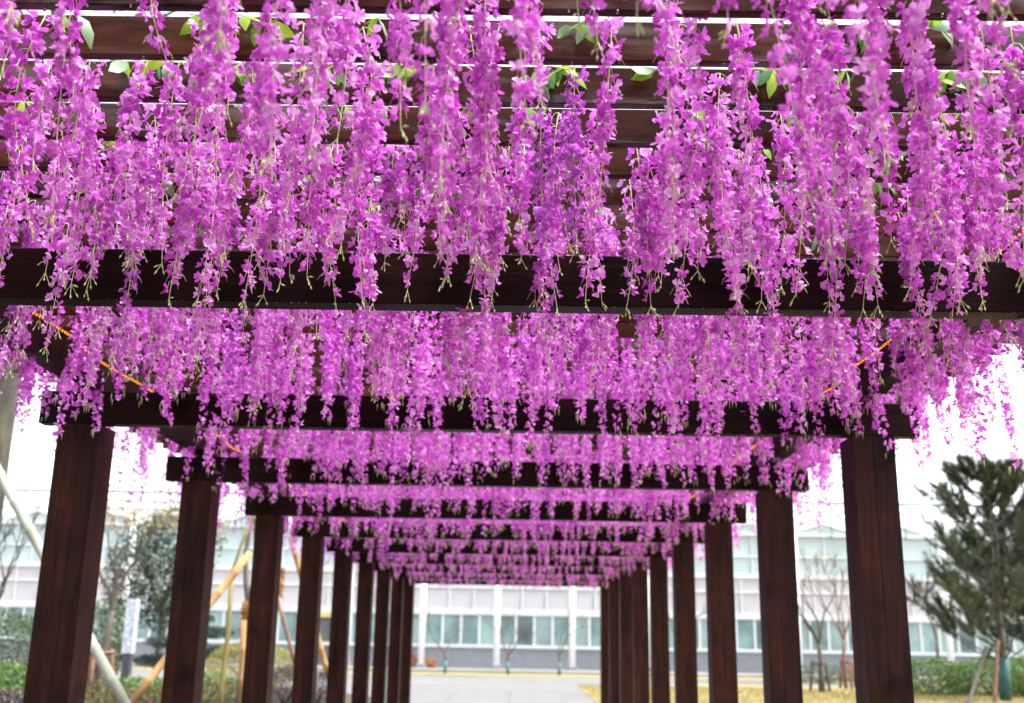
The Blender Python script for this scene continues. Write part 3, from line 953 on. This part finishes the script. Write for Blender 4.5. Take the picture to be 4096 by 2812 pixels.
for i, (px, py, nl) in enumerate(SPR):
    # hang each sprig just before the slat seen at that place
    z = 2.90
    d = V_FWD + V_RIGHT * ((px - 2048) / 4257) + V_UP * ((1406 - py) / 4257)
    q = d * ((z - CAM_Z) / d.z)
    y = q.y
    js = round((y + .03 - 2.191) / SLAT_P)
    y = 2.191 + js * SLAT_P - .03
    x = d.x * (y / d.y)
    sp = empty('leaf_sprig', (x, y, z), 0)
    M_names.append((sp, px, py, js))
    b = MB(); b.smooth = True
    dirx = random.choice([-1, 1])
    pts = [Vector((dirx * k * .028, -.004 * k, .02 - .007 * k * k * random.uniform(.3, 1))) for k in range(max(3, nl // 2 + 2))]
    b.tube(pts, [.0018] * len(pts), 4); b.build('vine', M_vine, sp)
    for k in range(nl):
        p = pts[min(len(pts) - 1, k // 2 + 1)]
        o = link('leaf', leaf_me[(i * 3 + k) % 8 if i % 3 else ((i + k) * 2) % 8], sp, p, None)
        o.rotation_euler = (random.uniform(-.9, .9) + math.pi / 2 * .7, random.uniform(.1, 1.3), random.uniform(0, 6.28))
# sprig labels: order along each slat row
srows = {}
for t4 in M_names: srows.setdefault(t4[3], []).append(t4)
for n_, js in enumerate(sorted(srows)):
    lst = sorted(srows[js], key=lambda t4: t4[1])
    for k, (sp, px, py, _) in enumerate(lst):
        tag(sp, 'small green leaf sprig, %s from left on the %s leafy slat from the top' % (ordinal(k + 1), ordinal(n_ + 1)), 'leaf sprig', 'leaf sprigs on the pergola slats')

# ------------------------------------------------------------------ trees, shrubs and hedges
def cards(P, size, mat, name, flat=0.0, aspect=.55, dirs=None):
    """leaf-shaped faces (two triangles folded along the rib) at the points P"""
    n = len(P)
    d = rng.normal(0, 1, (n, 3)) if dirs is None else dirs + rng.normal(0, .45, (n, 3))
    d[:, 2] *= (1 - flat)
    d /= np.linalg.norm(d, axis=1)[:, None] + 1e-9
    e = np.cross(d, rng.normal(0, 1, (n, 3))); e /= np.linalg.norm(e, axis=1)[:, None] + 1e-9
    sz = (rng.uniform(.6, 1.3, n) * size)[:, None]
    nn = np.cross(d, e) * sz * .15
    v0 = P - d * sz * .5; v1 = P + e * sz * aspect * .5 + nn; v2 = P + d * sz * .5; v3 = P - e * sz * aspect * .5 + nn
    V = np.stack([v0, v1, v2, v3], 1).reshape(-1, 3)
    k = np.arange(n)[:, None] * 4
    T = np.concatenate([k + [0, 1, 2], k + [0, 2, 3]], 0)
    tone = np.repeat(rng.uniform(0, 1, n), 4)
    return np_mesh(name, V, T, mat, {'tone': tone})

def grow(start, direc, length, r0, depth, spread, nsplit, upw, segs, tips, rr, gnarl=.18):
    """recursive branching: fills segs with (points, radii) and tips with end points"""
    pts = [Vector(start)]; rad = [r0]
    d = Vector(direc).normalized()
    k = 4
    for i in range(k):
        d = (d + Vector((rr.gauss(0, gnarl), rr.gauss(0, gnarl), rr.gauss(0, gnarl * .5) + upw))).normalized()
        pts.append(pts[-1] + d * (length / k)); rad.append(r0 * (1 - .38 * (i + 1) / k))
    segs.append((pts, rad, depth))
    if depth == 0:
        tips.append((pts[-1], d)); tips.append((pts[-2], d)); return
    for i in range(nsplit):
        a = 2 * math.pi * (i + rr.random() * .6) / nsplit
        o1 = d.orthogonal().normalized(); o2 = d.cross(o1)
        nd = (d + (o1 * math.cos(a) + o2 * math.sin(a)) * spread * rr.uniform(.6, 1.3)).normalized()
        b0 = pts[-1] if i < 2 else pts[-2]
        grow(b0, nd, length * rr.uniform(.6, .85), rad[-1] * .72, depth - 1, spread, nsplit, upw, segs, tips, rr, gnarl)

def bare_tree(name, label, base, trunk_h, r0, limb, depth, nsplit, spread, seed, bark, leafn=0, leaf=None, leafsize=.06, upw=.06, wrap=None, group=None, lean=(0, 0), scatter=.12, twig=.011):
    rr = random.Random(seed)
    t = empty(name, base)
    tag(t, label, 'tree', group)
    b = MB(); b.smooth = True
    top = Vector((lean[0], lean[1], trunk_h))
    tp = [Vector((0, 0, 0)), top * .33 + Vector((rr.gauss(0, .02), 0, 0)), top * .66 + Vector((rr.gauss(0, .02), 0, 0)), top]
    b.tube(tp, [r0 * 1.2, r0 * 1.02, r0 * .95, r0 * .85], 8); b.build('trunk', bark, t)
    if wrap:
        w = MB(); w.smooth = True
        w.tube([tp[0] + Vector((0, 0, .02)), tp[1], tp[2] * wrap[1] + tp[1] * (1 - wrap[1])], [r0 * 1.3, r0 * 1.15, r0 * 1.08], 9); w.build('trunk_wrap', wrap[0], t)
    segs, tips = [], []
    for i in range(nsplit):
        a = 2 * math.pi * (i + rr.random() * .5) / nsplit + seed
        grow(top, (math.cos(a) * spread, math.sin(a) * spread, 1.0), limb, r0 * .62, depth, spread, nsplit if depth < 3 else 2, upw, segs, tips, rr)
    b = MB(); b.smooth = True
    for pts, rad, dp in segs:
        b.tube(pts, [max(twig, q) for q in rad], 5 if dp > 1 else 3, False)
    b.build('branches', bark, t)
    if leafn and tips:
        P = np.array([np.array(p[0]) for p in tips])
        idx = rng.integers(0, len(P), leafn)
        Q = P[idx] + rng.normal(0, scatter, (leafn, 3))
        o = link('foliage', cards(Q, leafsize, leaf, 'foliage'), t); o['kind'] = 'stuff'
    return t

def blob_points(n, rx, ry, rz, shell=.55, lump=.18, seed=1, flatten=False):
    r_ = np.random.default_rng(seed)
    d = r_.normal(0, 1, (n, 3)); d /= np.linalg.norm(d, axis=1)[:, None]
    if flatten: d[:, 2] = np.abs(d[:, 2])
    # lumpy outline from a few random directions
    q = np.ones(n)
    for _ in range(14):
        c_ = r_.normal(0, 1, 3); c_ /= np.linalg.norm(c_)
        q += lump * r_.uniform(-.6, 1) * np.exp(-((1 - d @ c_) / .12))
    rad = (shell + (1 - shell) * r_.random(n) ** .5) * q
    return d * rad[:, None] * [rx, ry, rz]

def shrub(name, label, base, rx, ry, rz, n, size, mat, stem_mat, cat='shrub', group=None, seed=1, lump=.2, zc=None, shell=.6):
    t = empty(name, base)
    tag(t, label, cat, group)
    zc = rz * .92 if zc is None else zc
    P = blob_points(n, rx, ry, rz, shell, lump, seed) + [0, 0, zc]
    P = P[P[:, 2] > .02]
    o = link('foliage', cards(P, size, mat, 'foliage'), t); o['kind'] = 'stuff'
    b = MB(); b.smooth = True
    rr = random.Random(seed)
    for i in range(7):
        a = rr.uniform(0, 6.28)
        e = Vector((math.cos(a) * rx * .6, math.sin(a) * ry * .6, zc + rz * rr.uniform(-.1, .5)))
        b.tube([(0, 0, 0), e * .5 + Vector((0, 0, .05)), e], [.03, .02, .008], 5, False)
    b.build('stems', stem_mat, t)
    return t

M_barkG = bark_mat('grey brown bark', (0.045, 0.036, 0.029), (0.13, 0.105, 0.082))
M_barkD = bark_mat('dark wet bark', (0.022, 0.020, 0.016), (0.085, 0.075, 0.05), 14)
M_barkO = bark_mat('olive bark', (0.12, 0.105, 0.03), (0.26, 0.22, 0.075))
M_barkR = bark_mat('reddish stake wood', (0.11, 0.05, 0.03), (0.24, 0.12, 0.07))
M_teal = plain('teal trunk wrapping', (0.05, 0.165, 0.17), 0.5, 0.4, 0.25, 5)
M_bamboo = bark_mat('tan bamboo', (0.27, 0.15, 0.055), (0.42, 0.26, 0.11), 5)
M_tealD = plain('dark teal trunk wrapping', (0.018, 0.075, 0.085), 0.5, 0.4, 0.25, 5)
M_gpole = bark_mat('pale green pole', (0.21, 0.235, 0.18), (0.33, 0.355, 0.29), 5)
M_straw = bark_mat('orange straw', (0.36, 0.16, 0.05), (0.62, 0.34, 0.12), 30)
M_lfEver = leaf_mat('evergreen leaf', (0.014, 0.032, 0.014), (0.04, 0.068, 0.028), (0.085, 0.10, 0.042), .2)
M_lfBush = leaf_mat('grey green leaf', (0.035, 0.07, 0.028), (0.075, 0.125, 0.055), (0.13, 0.18, 0.08), .25)
M_lfHedge = leaf_mat('glossy hedge leaf', (0.03, 0.095, 0.02), (0.09, 0.21, 0.05), (0.30, 0.33, 0.06), .3, .35)
M_lfGold = leaf_mat('golden leaf', (0.22, 0.20, 0.035), (0.36, 0.33, 0.075), (0.16, 0.165, 0.03), .3, .7)
M_lfPurp = leaf_mat('dark purple leaf', (0.022, 0.016, 0.022), (0.05, 0.034, 0.045), (0.10, 0.07, 0.075), .15)
M_lfRed = leaf_mat('mixed red and green leaf', (0.04, 0.075, 0.018), (0.12, 0.13, 0.035), (0.30, 0.045, 0.04), .25)
M_lfYel = leaf_mat('autumn yellow leaf', (0.26, 0.14, 0.025), (0.36, 0.24, 0.05), (0.18, 0.17, 0.045), .35)
M_needle = leaf_mat('pine needle', (0.020, 0.036, 0.020), (0.050, 0.070, 0.034), (0.10, 0.105, 0.045), .12, .6)
M_needleD = leaf_mat('dark pine needle', (0.012, 0.030, 0.024), (0.028, 0.055, 0.040), (0.045, 0.072, 0.048), .12, .6)

def stakes(name, label, base, n=3, h=1.1, r_=.5, mat=None, group=None):
    t = empty(name, base)
    tag(t, label, 'tree stakes', group)
    for i in range(n):
        a = 2 * math.pi * i / n + .5
        b = MB(); b.smooth = True
        b.tube([(math.cos(a) * r_ * .5, math.sin(a) * r_ * .5, 0), (math.cos(a) * r_ * .32, math.sin(a) * r_ * .32, h)], .045, 7); b.build('stake', mat, t)
    for i in range(n):
        a, a2 = 2 * math.pi * i / n + .5, 2 * math.pi * (i + 1) / n + .5
        b = MB(); b.tube([(math.cos(a) * r_ * .42, math.sin(a) * r_ * .42, h - .1), (math.cos(a2) * r_ * .42, math.sin(a2) * r_ * .42, h - .08)], .035, 6); b.build('rail', mat, t)
    return t

def pole(name, label, p0, p1, r_, mat, nodes=True, group=None):
    p0, p1 = Vector(p0), Vector(p1)
    b = MB(); b.smooth = True
    L_ = (p1 - p0).length
    pts, rad = [], []
    n = max(2, int(L_ / .32))
    for i in range(n + 1):
        q = p0.lerp(p1, i / n)
        if nodes and 0 < i < n:
            dd = (p1 - p0).normalized() * .018
            pts += [q - dd, q, q + dd]; rad += [r_, r_ * 1.14, r_ * .98]
        else:
            pts.append(q); rad.append(r_ * random.uniform(.97, 1.03))
    base = p0 if p0.z < p1.z else p1
    b.tube([p - base for p in pts], rad, 10)
    o = b.build(name, mat, None, loc=base)
    tag(o, label, 'pole', group)
    return o

def gnd(x, y, z=0.0):
    """ground point seen at photograph coordinates"""
    d = V_FWD + V_RIGHT * ((x - 2048) / 4257) + V_UP * ((1406 - y) / 4257)
    q = d * ((z - CAM_Z) / d.z)
    return Vector((q.x, q.y, z))

# young trees with teal-wrapped trunks before the greenhouse
for i, (px, py, sd_, lab) in enumerate([(1786, 2692, 3, 'young bare tree with teal wrapped trunk beside the orange timber stack'),
                                        (2031, 2702, 5, 'young bare tree with teal wrapped trunk beside the middle white column'),
                                        (2235, 2702, 8, 'young forked bare tree with teal wrapped trunk left of the right white column')]):
    g_ = gnd(px, py)
    bare_tree('young_tree', lab, (g_.x, 46.2, 0.02), .78, .058, .95, 2, 2 if i != 1 else 3, .75, sd_, M_barkG, wrap=(M_teal, .95), group='young trees before the greenhouse')
# two more far left and right between posts
# right: bare trees with stakes on the lawn
g1 = gnd(3286, 2772); g2 = gnd(3385, 2758)
bare_tree('bare_tree', 'bare vase shaped tree left of the front right post, on the yellow lawn', (g1.x, g1.y, .03), 1.45, .08, 1.1, 3, 4, .40, 21, M_barkG, leafn=260, leaf=M_lfYel, upw=.10, group='bare trees on the lawn')
stakes('tree_stakes', 'short wooden stakes round the bare tree left of the front right post', (g1.x, g1.y, .03), 3, .95, .7, M_barkG)
bare_tree('bare_tree', 'slender bare tree close beside the front right post, behind the other', (g2.x, g2.y, .03), 1.6, .06, 1.0, 3, 4, .38, 33, M_barkR, leafn=120, leaf=M_lfYel, upw=.10, group='bare trees on the lawn')
stakes('tree_stakes', 'short wooden stakes half hidden by the front right post', (g2.x + .1, g2.y, .03), 3, .95, .6, M_barkR)
g3 = gnd(3760, 2740)
bare_tree('bare_tree', 'bare pale trunked tree rising behind the hedge under the pine', (g3.x, g3.y, .03), 1.7, .06, 1.1, 3, 2, .45, 41, M_barkG, upw=.08, group='bare trees on the lawn')
g4 = gnd(2800, 2790)
bare_tree('bare_tree', 'small bare sapling seen in the gap between the third and fourth right posts', (g4.x, g4.y + 4, .03), 1.4, .035, .8, 2, 2, .45, 47, M_barkG, upw=.1, group='bare trees on the lawn')

# pine on the right
def pine(name, label, base, H, rb, seed, wrap=None, mat=M_needle, low=.15, n_whorl=12, group=None):
    rr = random.Random(seed)
    r_ = np.random.default_rng(seed)
    t = empty(name, base)
    tag(t, label, 'pine tree', group)
    b = MB(); b.smooth = True
    pts = [Vector((rr.gauss(0, .03) * i, rr.gauss(0, .03), H * i / 6)) for i in range(7)]
    b.tube(pts, [.13 - .017 * i for i in range(7)], 8); b.build('trunk', M_barkD, t)
    if wrap:
        w = MB(); w.smooth = True
        w.tube([(0, 0, .02), pts[1] * .6, pts[1] * 1.05], [.165, .15, .145], 10); w.build('trunk_wrap', wrap, t)
    br = MB(); br.smooth = True
    tufts = []
    for k in range(n_whorl):
        q = low + (1 - low) * (k + rr.uniform(-.2, .2)) / n_whorl
        z = H * min(.97, q)
        ln = rb * (1 - .74 * (q - low) / (1 - low)) * rr.uniform(.55, 1.3)
        for i in range(rr.choice([5, 6, 7, 8])):
            a = rr.uniform(0, 6.28)
            d = Vector((math.cos(a), math.sin(a), rr.uniform(.15, .5)))
            pp = [Vector((0, 0, z))]
            for s_ in range(4):
                d = (d + Vector((rr.gauss(0, .12), rr.gauss(0, .12), .13))).normalized()
                pp.append(pp[-1] + d * ln / 4)
            br.tube(pp, [.030, .024, .018, .012, .007], 5, False)
            tufts.append((pp[-1], d))
            for s_ in range(2, 5):
                for m_ in range(rr.choice([2, 3, 3])):
                    d2 = (d + Vector((rr.gauss(0, .7), rr.gauss(0, .7), rr.uniform(.0, .6)))).normalized()
                    l2 = ln * rr.uniform(.16, .36)
                    e = pp[s_] + d2 * l2
                    br.tube([pp[s_], pp[s_] + d2 * l2 * .5 + Vector((0, 0, -.02)), e], [.011, .008, .005], 4, False)
                    tufts.append((e, (d2 + Vector((0, 0, .5))).normalized()))
                    tufts.append((pp[s_] + d2 * l2 * .6, (d2 + Vector((0, 0, .5))).normalized()))
    tufts.append((pts[-1], Vector((0, 0, 1))))
    br.build('branches', M_barkD, t)
    # needle tufts: long thin faces swept along each shoot
    per = 62
    n = len(tufts) * per
    C0 = np.repeat(np.array([np.array(p) for p, _ in tufts]), per, 0)
    D0 = np.repeat(np.array([np.array(d) for _, d in tufts]), per, 0)
    along = r_.uniform(-.30, .10, n)[:, None]
    d = D0 * 1.0 + r_.normal(0, .55, (n, 3)); d /= np.linalg.norm(d, axis=1)[:, None]
    P0 = C0 + D0 * along
    L_ = r_.uniform(.13, .24, n)[:, None]
    e = np.cross(d, r_.normal(0, 1, (n, 3))); e /= np.linalg.norm(e, axis=1)[:, None]
    w = .010
    V = np.stack([P0 - e * w, P0 + e * w, P0 + d * L_], 1).reshape(-1, 3)
    tone = np.repeat((np.repeat(r_.uniform(0, 1, len(tufts)), per) * .6 + r_.uniform(0, .4, n)), 3)
    o = link('needles', np_mesh('needles', V, np.arange(3 * n).reshape(-1, 3), mat, {'tone': tone}), t); o['kind'] = 'stuff'
    return t
gp = gnd(4014, 2806)
pine('pine_tree', 'bushy dark green pine with teal wrapped trunk, far right beyond the hedge', (at(4014, 2700, 31.5).x, 31.5, .03), 6.7, 3.0, 5, M_tealD)
gp2 = gnd(4110, 2770)
pine('pine_tree', 'darker second pine partly cut off by the right edge of the view', (gp2.x + .9, gp2.y + 1.5, .03), 6.6, 2.3, 9, M_tealD, M_needleD)
pole('support_pole', 'left one of two dark leaning poles below the pine', gnd(3868, 2830), at(3945, 2590, gp.y - .8), .05, M_barkD, False, 'support poles under the pine')
pole('support_pole', 'right one of two dark leaning poles below the pine', gnd(3925, 2715), at(3962, 2595, gp.y - .4), .05, M_barkD, False, 'support poles under the pine')
pole('support_pole', 'upright reddish pole just left of the teal pine trunk', gnd(3978, 2815), at(3992, 2560, gp.y - .5), .05, M_barkR, False, 'support poles under the pine')
gt = at(3990, 2400, 36)
bare_tree('slender_tree', 'tall slender tree with few brown leaves rising behind the pine', (gt.x, 36, .03), 5.0, .05, 1.9, 3, 2, .5, 57, M_barkD, leafn=240, leaf=M_lfRed, leafsize=.13, upw=.12)
# hedges on the right
for i, (px, Y, rx, rz, sd_, lab) in enumerate([(3740, 34.5, 1.5, .56, 3, 'rounded green hedge bush right beside the front right post'),
                                               (3965, 34.8, 1.5, .60, 4, 'rounded green hedge bush below the pine'),
                                               (4150, 34.3, 1.4, .64, 6, 'rounded green hedge bush at the right edge')]):
    q = at(px, 2700, Y)
    shrub('hedge_bush', lab, (q.x, Y, .03), rx, 1.0, rz, 5200, .085, M_lfHedge, M_barkG, 'hedge', 'hedge bushes under the pine', sd_, .2)
q = at(3330, 2720, 41)
shrub('low_bush', 'low olive bush behind the staked bare trees', (q.x, 42.5, .03), 1.6, .7, .34, 1800, .09, M_lfBush, M_barkG, seed=77)

# left: large trunk, pale pole, bamboo props
q = at(36, 1475, 10)
bt = empty('large_tree', (q.x, 10.0, .02))
tag(bt, 'large dark tree trunk at the left edge behind the pale leaning pole', 'tree')
b = MB(); b.smooth = True
b.tube([(-.02, 0, 0), (.0, 0, 1.5), (-.01, 0, 3.2), (.03, 0, 5.0), (.10, 0, 7.5)], [.17, .14, .125, .12, .10], 12); b.build('trunk', M_barkD, bt)
segs, tips = [], []
rr = random.Random(4)
for i in range(4): grow((.08, 0, 6.6 + .2 * i), (math.cos(i * 1.7), math.sin(i * 1.7), .9), 1.8, .05, 2, .6, 2, .05, segs, tips, rr)
b = MB(); b.smooth = True
for pts, rad, dp in segs: b.tube(pts, rad, 5, False)
b.build('branches', M_barkD, bt)
P = np.array([np.array(t[0]) for t in tips])
o = link('foliage', cards(P[rng.integers(0, len(P), 900)] + rng.normal(0, .25, (900, 3)), .09, M_lfEver, 'foliage'), bt); o['kind'] = 'stuff'
pole('support_pole', 'thick pale green pole leaning behind the front left post', at(520, 2850, 9.5), at(-60, 1790, 9.9), .046, M_gpole, True, 'tree support poles on the left')
pole('support_pole', 'tan bamboo pole rising right from the front left hedge', at(520, 2817, 14.0), at(1000, 2212, 15.0), .052, M_bamboo, True, 'tree support poles on the left')
pole('support_pole', 'upright tan pole beside the third left post', at(962, 2840, 16.0), at(974, 2480, 16.0), .042, M_bamboo, True, 'tree support poles on the left')
pole('support_pole', 'tan bamboo pole leaning between the fourth and fifth left posts', at(1318, 2722, 22.0), at(1164, 2150, 21.5), .058, M_bamboo, True, 'tree support poles on the left')
pole('support_pole', 'thin reddish pole leaning between the third and fourth left posts', at(1190, 2690, 20.0), at(1108, 2390, 20.0), .035, M_barkR, False, 'tree support poles on the left')
# trunk with straw wrapping behind the second left post
q = at(972, 2600, 16.6)
t = bare_tree('wrapped_tree', 'grey trunked tree with orange straw wrapping between the second and third left posts', (q.x + .06, 16.6, .02), 1.9, .085, 1.7, 2, 2, .30, 61, M_barkG, leafn=420, leaf=M_lfEver, leafsize=.10, upw=.22, lean=(-.02, 0), scatter=.28)
def straw(parent, z0, z1, r_, n=500):
    h = rng.uniform(z0, z1, n); a = rng.uniform(0, 6.28, n)
    P = np.stack([np.cos(a) * r_, np.sin(a) * r_, h], 1)
    d = np.stack([np.cos(a) * .35, np.sin(a) * .35, rng.choice([-1, 1], n)], 1)
    o = link('straw_wrap', cards(P, .14, M_straw, 'straw_wrap', dirs=d, aspect=.12), parent); o['kind'] = 'stuff'
straw(t, 1.45, 1.95, .11)
q = at(1122, 2330, 20.5)
st_ = bare_tree('wrapped_tree', 'thin tree with an orange straw tuft between the third and fourth left posts', (q.x - .10, 20.5, .02), 2.6, .06, 1.0, 2, 2, .4, 63, M_barkG, upw=.1)
straw(st_, 2.2, 2.7, .14)
q = at(901, 2600, 15.5)
bare_tree('olive_tree', 'slim olive barked sapling forking between the second and third left posts', (q.x, 15.5, .02), 2.35, .036, .75, 2, 2, .55, 71, M_barkO, upw=.1, leafn=60, leaf=M_lfBush)
# bare tree with yellow leaves
q = at(398, 2640, 25.5)
bare_tree('yellow_leaf_tree', 'nearly bare tree with sparse yellow leaves between the front two left posts', (q.x, 25.5, .02), 1.95, .09, 1.02, 3, 4, .36, 81, M_barkG, leafn=800, leaf=M_lfYel, leafsize=.085, upw=.10, lean=(.16, 0), scatter=.2)
stakes('tree_stakes', 'reddish wooden stakes round the yellow leaved tree', (q.x - .02, 25.5, .02), 3, 1.1, .8, M_barkR)
q = at(745, 2500, 27)
bare_tree('bare_tree', 'bare tree with pale upright limbs just left of the second left post', (q.x + .15, 27, .02), 1.7, .08, 1.1, 3, 3, .42, 88, M_barkO, leafn=700, leaf=M_lfYel, leafsize=.09, upw=.10, scatter=.2)
q = at(-60, 2500, 22)
bare_tree('bare_tree', 'dark bare tree at the left edge behind the pale pole', (q.x, 22, .02), 1.3, .07, 1.05, 3, 4, .45, 93, M_barkD, leafn=120, leaf=M_lfBush, upw=.08)
q = at(-120, 2700, 19)
bare_tree('bare_tree', 'thin arching bare branches at the left edge below the pale pole', (q.x, 19, .02), 1.2, .045, 1.1, 2, 2, .8, 95, M_barkG, upw=.05)
# round evergreen tree
q = at(660, 2280, 34)
ev = empty('evergreen_tree', (q.x, 34, .02))
tag(ev, 'round crowned dark evergreen tree behind the second left post', 'tree')
b = MB(); b.smooth = True; b.tube([(0, 0, 0), (.05, 0, 1.4), (0, 0, 2.6)], [.11, .09, .08], 8); b.build('trunk', M_barkG, ev)
segs, tips = [], []
rr = random.Random(12)
for i in range(5): grow((0, 0, 2.3), (math.cos(i * 1.26) * .8, math.sin(i * 1.26) * .8, 1), .95, .045, 2, .6, 3, .02, segs, tips, rr)
b = MB(); b.smooth = True
for pts, rad, dp in segs: b.tube(pts, rad, 4, False)
b.build('branches', M_barkG, ev)
P = blob_points(9000, 1.45, 1.3, 1.75, .35, .42, 14) + [0, 0, 3.4]
keep = np.ones(len(P), bool)
hr = np.random.default_rng(3)
for _ in range(40):     # sky gaps
    c_ = P[hr.integers(0, len(P))]
    keep &= np.linalg.norm(P - c_, axis=1) > hr.uniform(.16, .42)
o = link('foliage', cards(P[keep], .125, M_lfEver, 'foliage'), ev); o['kind'] = 'stuff'
# low layered pine
q = at(750, 2600, 31)
lp = empty('layered_pine', (q.x, 31, .02))
tag(lp, 'low dark pine with flat layered pads behind the second left post', 'pine tree')
b = MB(); b.smooth = True; b.tube([(0, 0, 0), (.12, 0, .6), (-.05, 0, 1.2), (.1, 0, 1.9)], [.09, .08, .06, .04], 8); b.build('trunk', M_barkD, lp)
for i, (x, z, rx) in enumerate([(-.75, .72, .75), (.8, .95, .8), (-.4, 1.22, .8), (.55, 1.5, .7), (.1, 1.85, .55)]):
    Pp = blob_points(900, rx, .55, .17, .3, .2, 30 + i) + [x, 0, z]
    dd = np.tile([0, 0, .8], (len(Pp), 1))
    o = link('needle_pad', cards(Pp, .13, M_needleD, 'needle_pad', aspect=.22, dirs=dd), lp); o['kind'] = 'stuff'
    b = MB(); b.tube([(0, 0, z - .15), (x * .7, 0, z - .04)], [.03, .015], 5, False); b.build('branch', M_barkD, lp)
# shrubs
q = at(1000, 2700, 30); shrub('golden_shrub', 'round golden yellow clipped shrub between the second and fourth left posts', (q.x, 30, .02), 1.22, 1.0, .62, 5200, .06, M_lfGold, M_barkG, seed=51, lump=.1, zc=.66, shell=.8)
q = at(1140, 2760, 24); shrub('purple_shrub', 'dark purple clipped shrub between the third and fourth left posts', (q.x, 24, .02), .52, .5, .45, 3600, .045, M_lfPurp, M_barkD, seed=52, lump=.12, group='dark purple shrubs')
q = at(1265, 2790, 23.5); shrub('purple_shrub', 'dark purple shrub right of the fourth left post', (q.x, 23.5, .02), .42, .45, .40, 2800, .045, M_lfPurp, M_barkD, seed=53, lump=.12, group='dark purple shrubs')
q = at(30, 2770, 13.5); shrub('purple_shrub', 'dark purple shrub in the bottom left corner', (q.x, 13.5, .02), .55, .6, .42, 3600, .05, M_lfPurp, M_barkD, seed=54, lump=.15, group='dark purple shrubs')
q = at(60, 2560, 23); shrub('green_bush', 'tall grey green bush left of the front left post', (q.x, 23, .02), .95, .8, .95, 5200, .08, M_lfBush, M_barkG, seed=55, lump=.25, group='grey green bushes')
q = at(415, 2540, 30); shrub('green_bush', 'tall grey green bush right of the front left post', (q.x, 30, .02), .72, .7, 1.15, 4600, .085, M_lfBush, M_barkG, seed=56, lump=.22, zc=1.2, group='grey green bushes')
q = at(45, 2640, 19); shrub('green_bush', 'leafy green bush behind the bottom left corner shrub', (q.x, 19, .02), .5, .5, .5, 2600, .07, M_lfHedge, M_barkG, seed=57, group='grey green bushes')
for i, (px, Y, rx, rz, sd_, lab) in enumerate([(70, 16.5, 1.0, .36, 60, 'red tinged low hedge left of the front left post'), (430, 17, .62, .36, 61, 'red tinged low hedge right of the front left post'), (600, 17.3, .6, .36, 62, 'red tinged low hedge beneath the tan bamboo pole'),
                                              (860, 18.0, .85, .42, 63, 'red tinged low hedge between the second and third left posts'), (1130, 17.8, .5, .17, 64, 'red tinged low hedge between the third and fourth left posts')]):
    q = at(px, 2750, Y)
    shrub('low_hedge', lab, (q.x, Y, .02), rx, .7, rz, 3800, .055, M_lfRed, M_barkG, 'hedge', 'low hedge in the left bed', sd_, .25)
q = at(590, 2690, 24); shrub('low_hedge', 'bright green low hedge behind the bamboo pole', (q.x, 24, .02), 1.0, .7, .27, 3200, .07, M_lfHedge, M_barkG, 'hedge', 'low hedge in the left bed', 66, .25)
q = at(850, 2730, 24.5); shrub('low_hedge', 'green low hedge in front of the golden shrub', (q.x, 24.5, .02), .9, .7, .30, 3200, .07, M_lfHedge, M_barkG, 'hedge', 'low hedge in the left bed', 67, .25)

# lamp column
q = at(514, 2600, 28.4)
lc = empty('lamp_column', (q.x, 28.4, .0))
tag(lc, 'square lamp column with white patterned shade and dark base left of the second post', 'lamp')
M_lampw, t_, N_, L_, B_ = new_mat('patterned white lamp shade')
tc = N_.new('ShaderNodeTexCoord'); vo = N_.new('ShaderNodeTexVoronoi'); vo.inputs['Scale'].default_value = 9; vo.feature = 'DISTANCE_TO_EDGE'
L_.new(tc.outputs['Object'], vo.inputs['Vector'])
rp = ramp(N_, [(0.0, (0.20, 0.23, 0.38)), (0.08, (0.46, 0.50, 0.62)), (0.25, (0.66, 0.69, 0.77))])
L_.new(vo.outputs['Distance'], rp.inputs[0]); L_.new(rp.outputs[0], B_.inputs['Base Color']); B_.inputs['Roughness'].default_value = .35
M_char = plain('charcoal metal', (0.045, 0.05, 0.06), .5, .5, .2, 4)
b = MB(); b.cbox((-.105, -.105, 0), (.105, .105, .96), .012); b.build('base', M_char, lc)
b = MB(); b.cbox((-.115, -.115, .96), (.115, .115, 2.34), .012); b.build('lamp_shade', M_lampw, lc)
b = MB(); b.cbox((-.13, -.13, 2.34), (.13, .13, 2.41), .012); b.build('cap', M_char, lc)
for s_ in range(4):
    a = math.pi / 4 + s_ * math.pi / 2
    b = MB(); b.cbox((math.cos(a) * .17 - .01, math.sin(a) * .17 - .01, .95), (math.cos(a) * .17 + .01, math.sin(a) * .17 + .01, 2.345), .003); b.build('frame_bar', M_white, lc)
print('objects', len(bpy.data.objects), 'tris', sum(len(me.loop_triangles) if me.loop_triangles else len(me.polygons) for me in bpy.data.meshes))
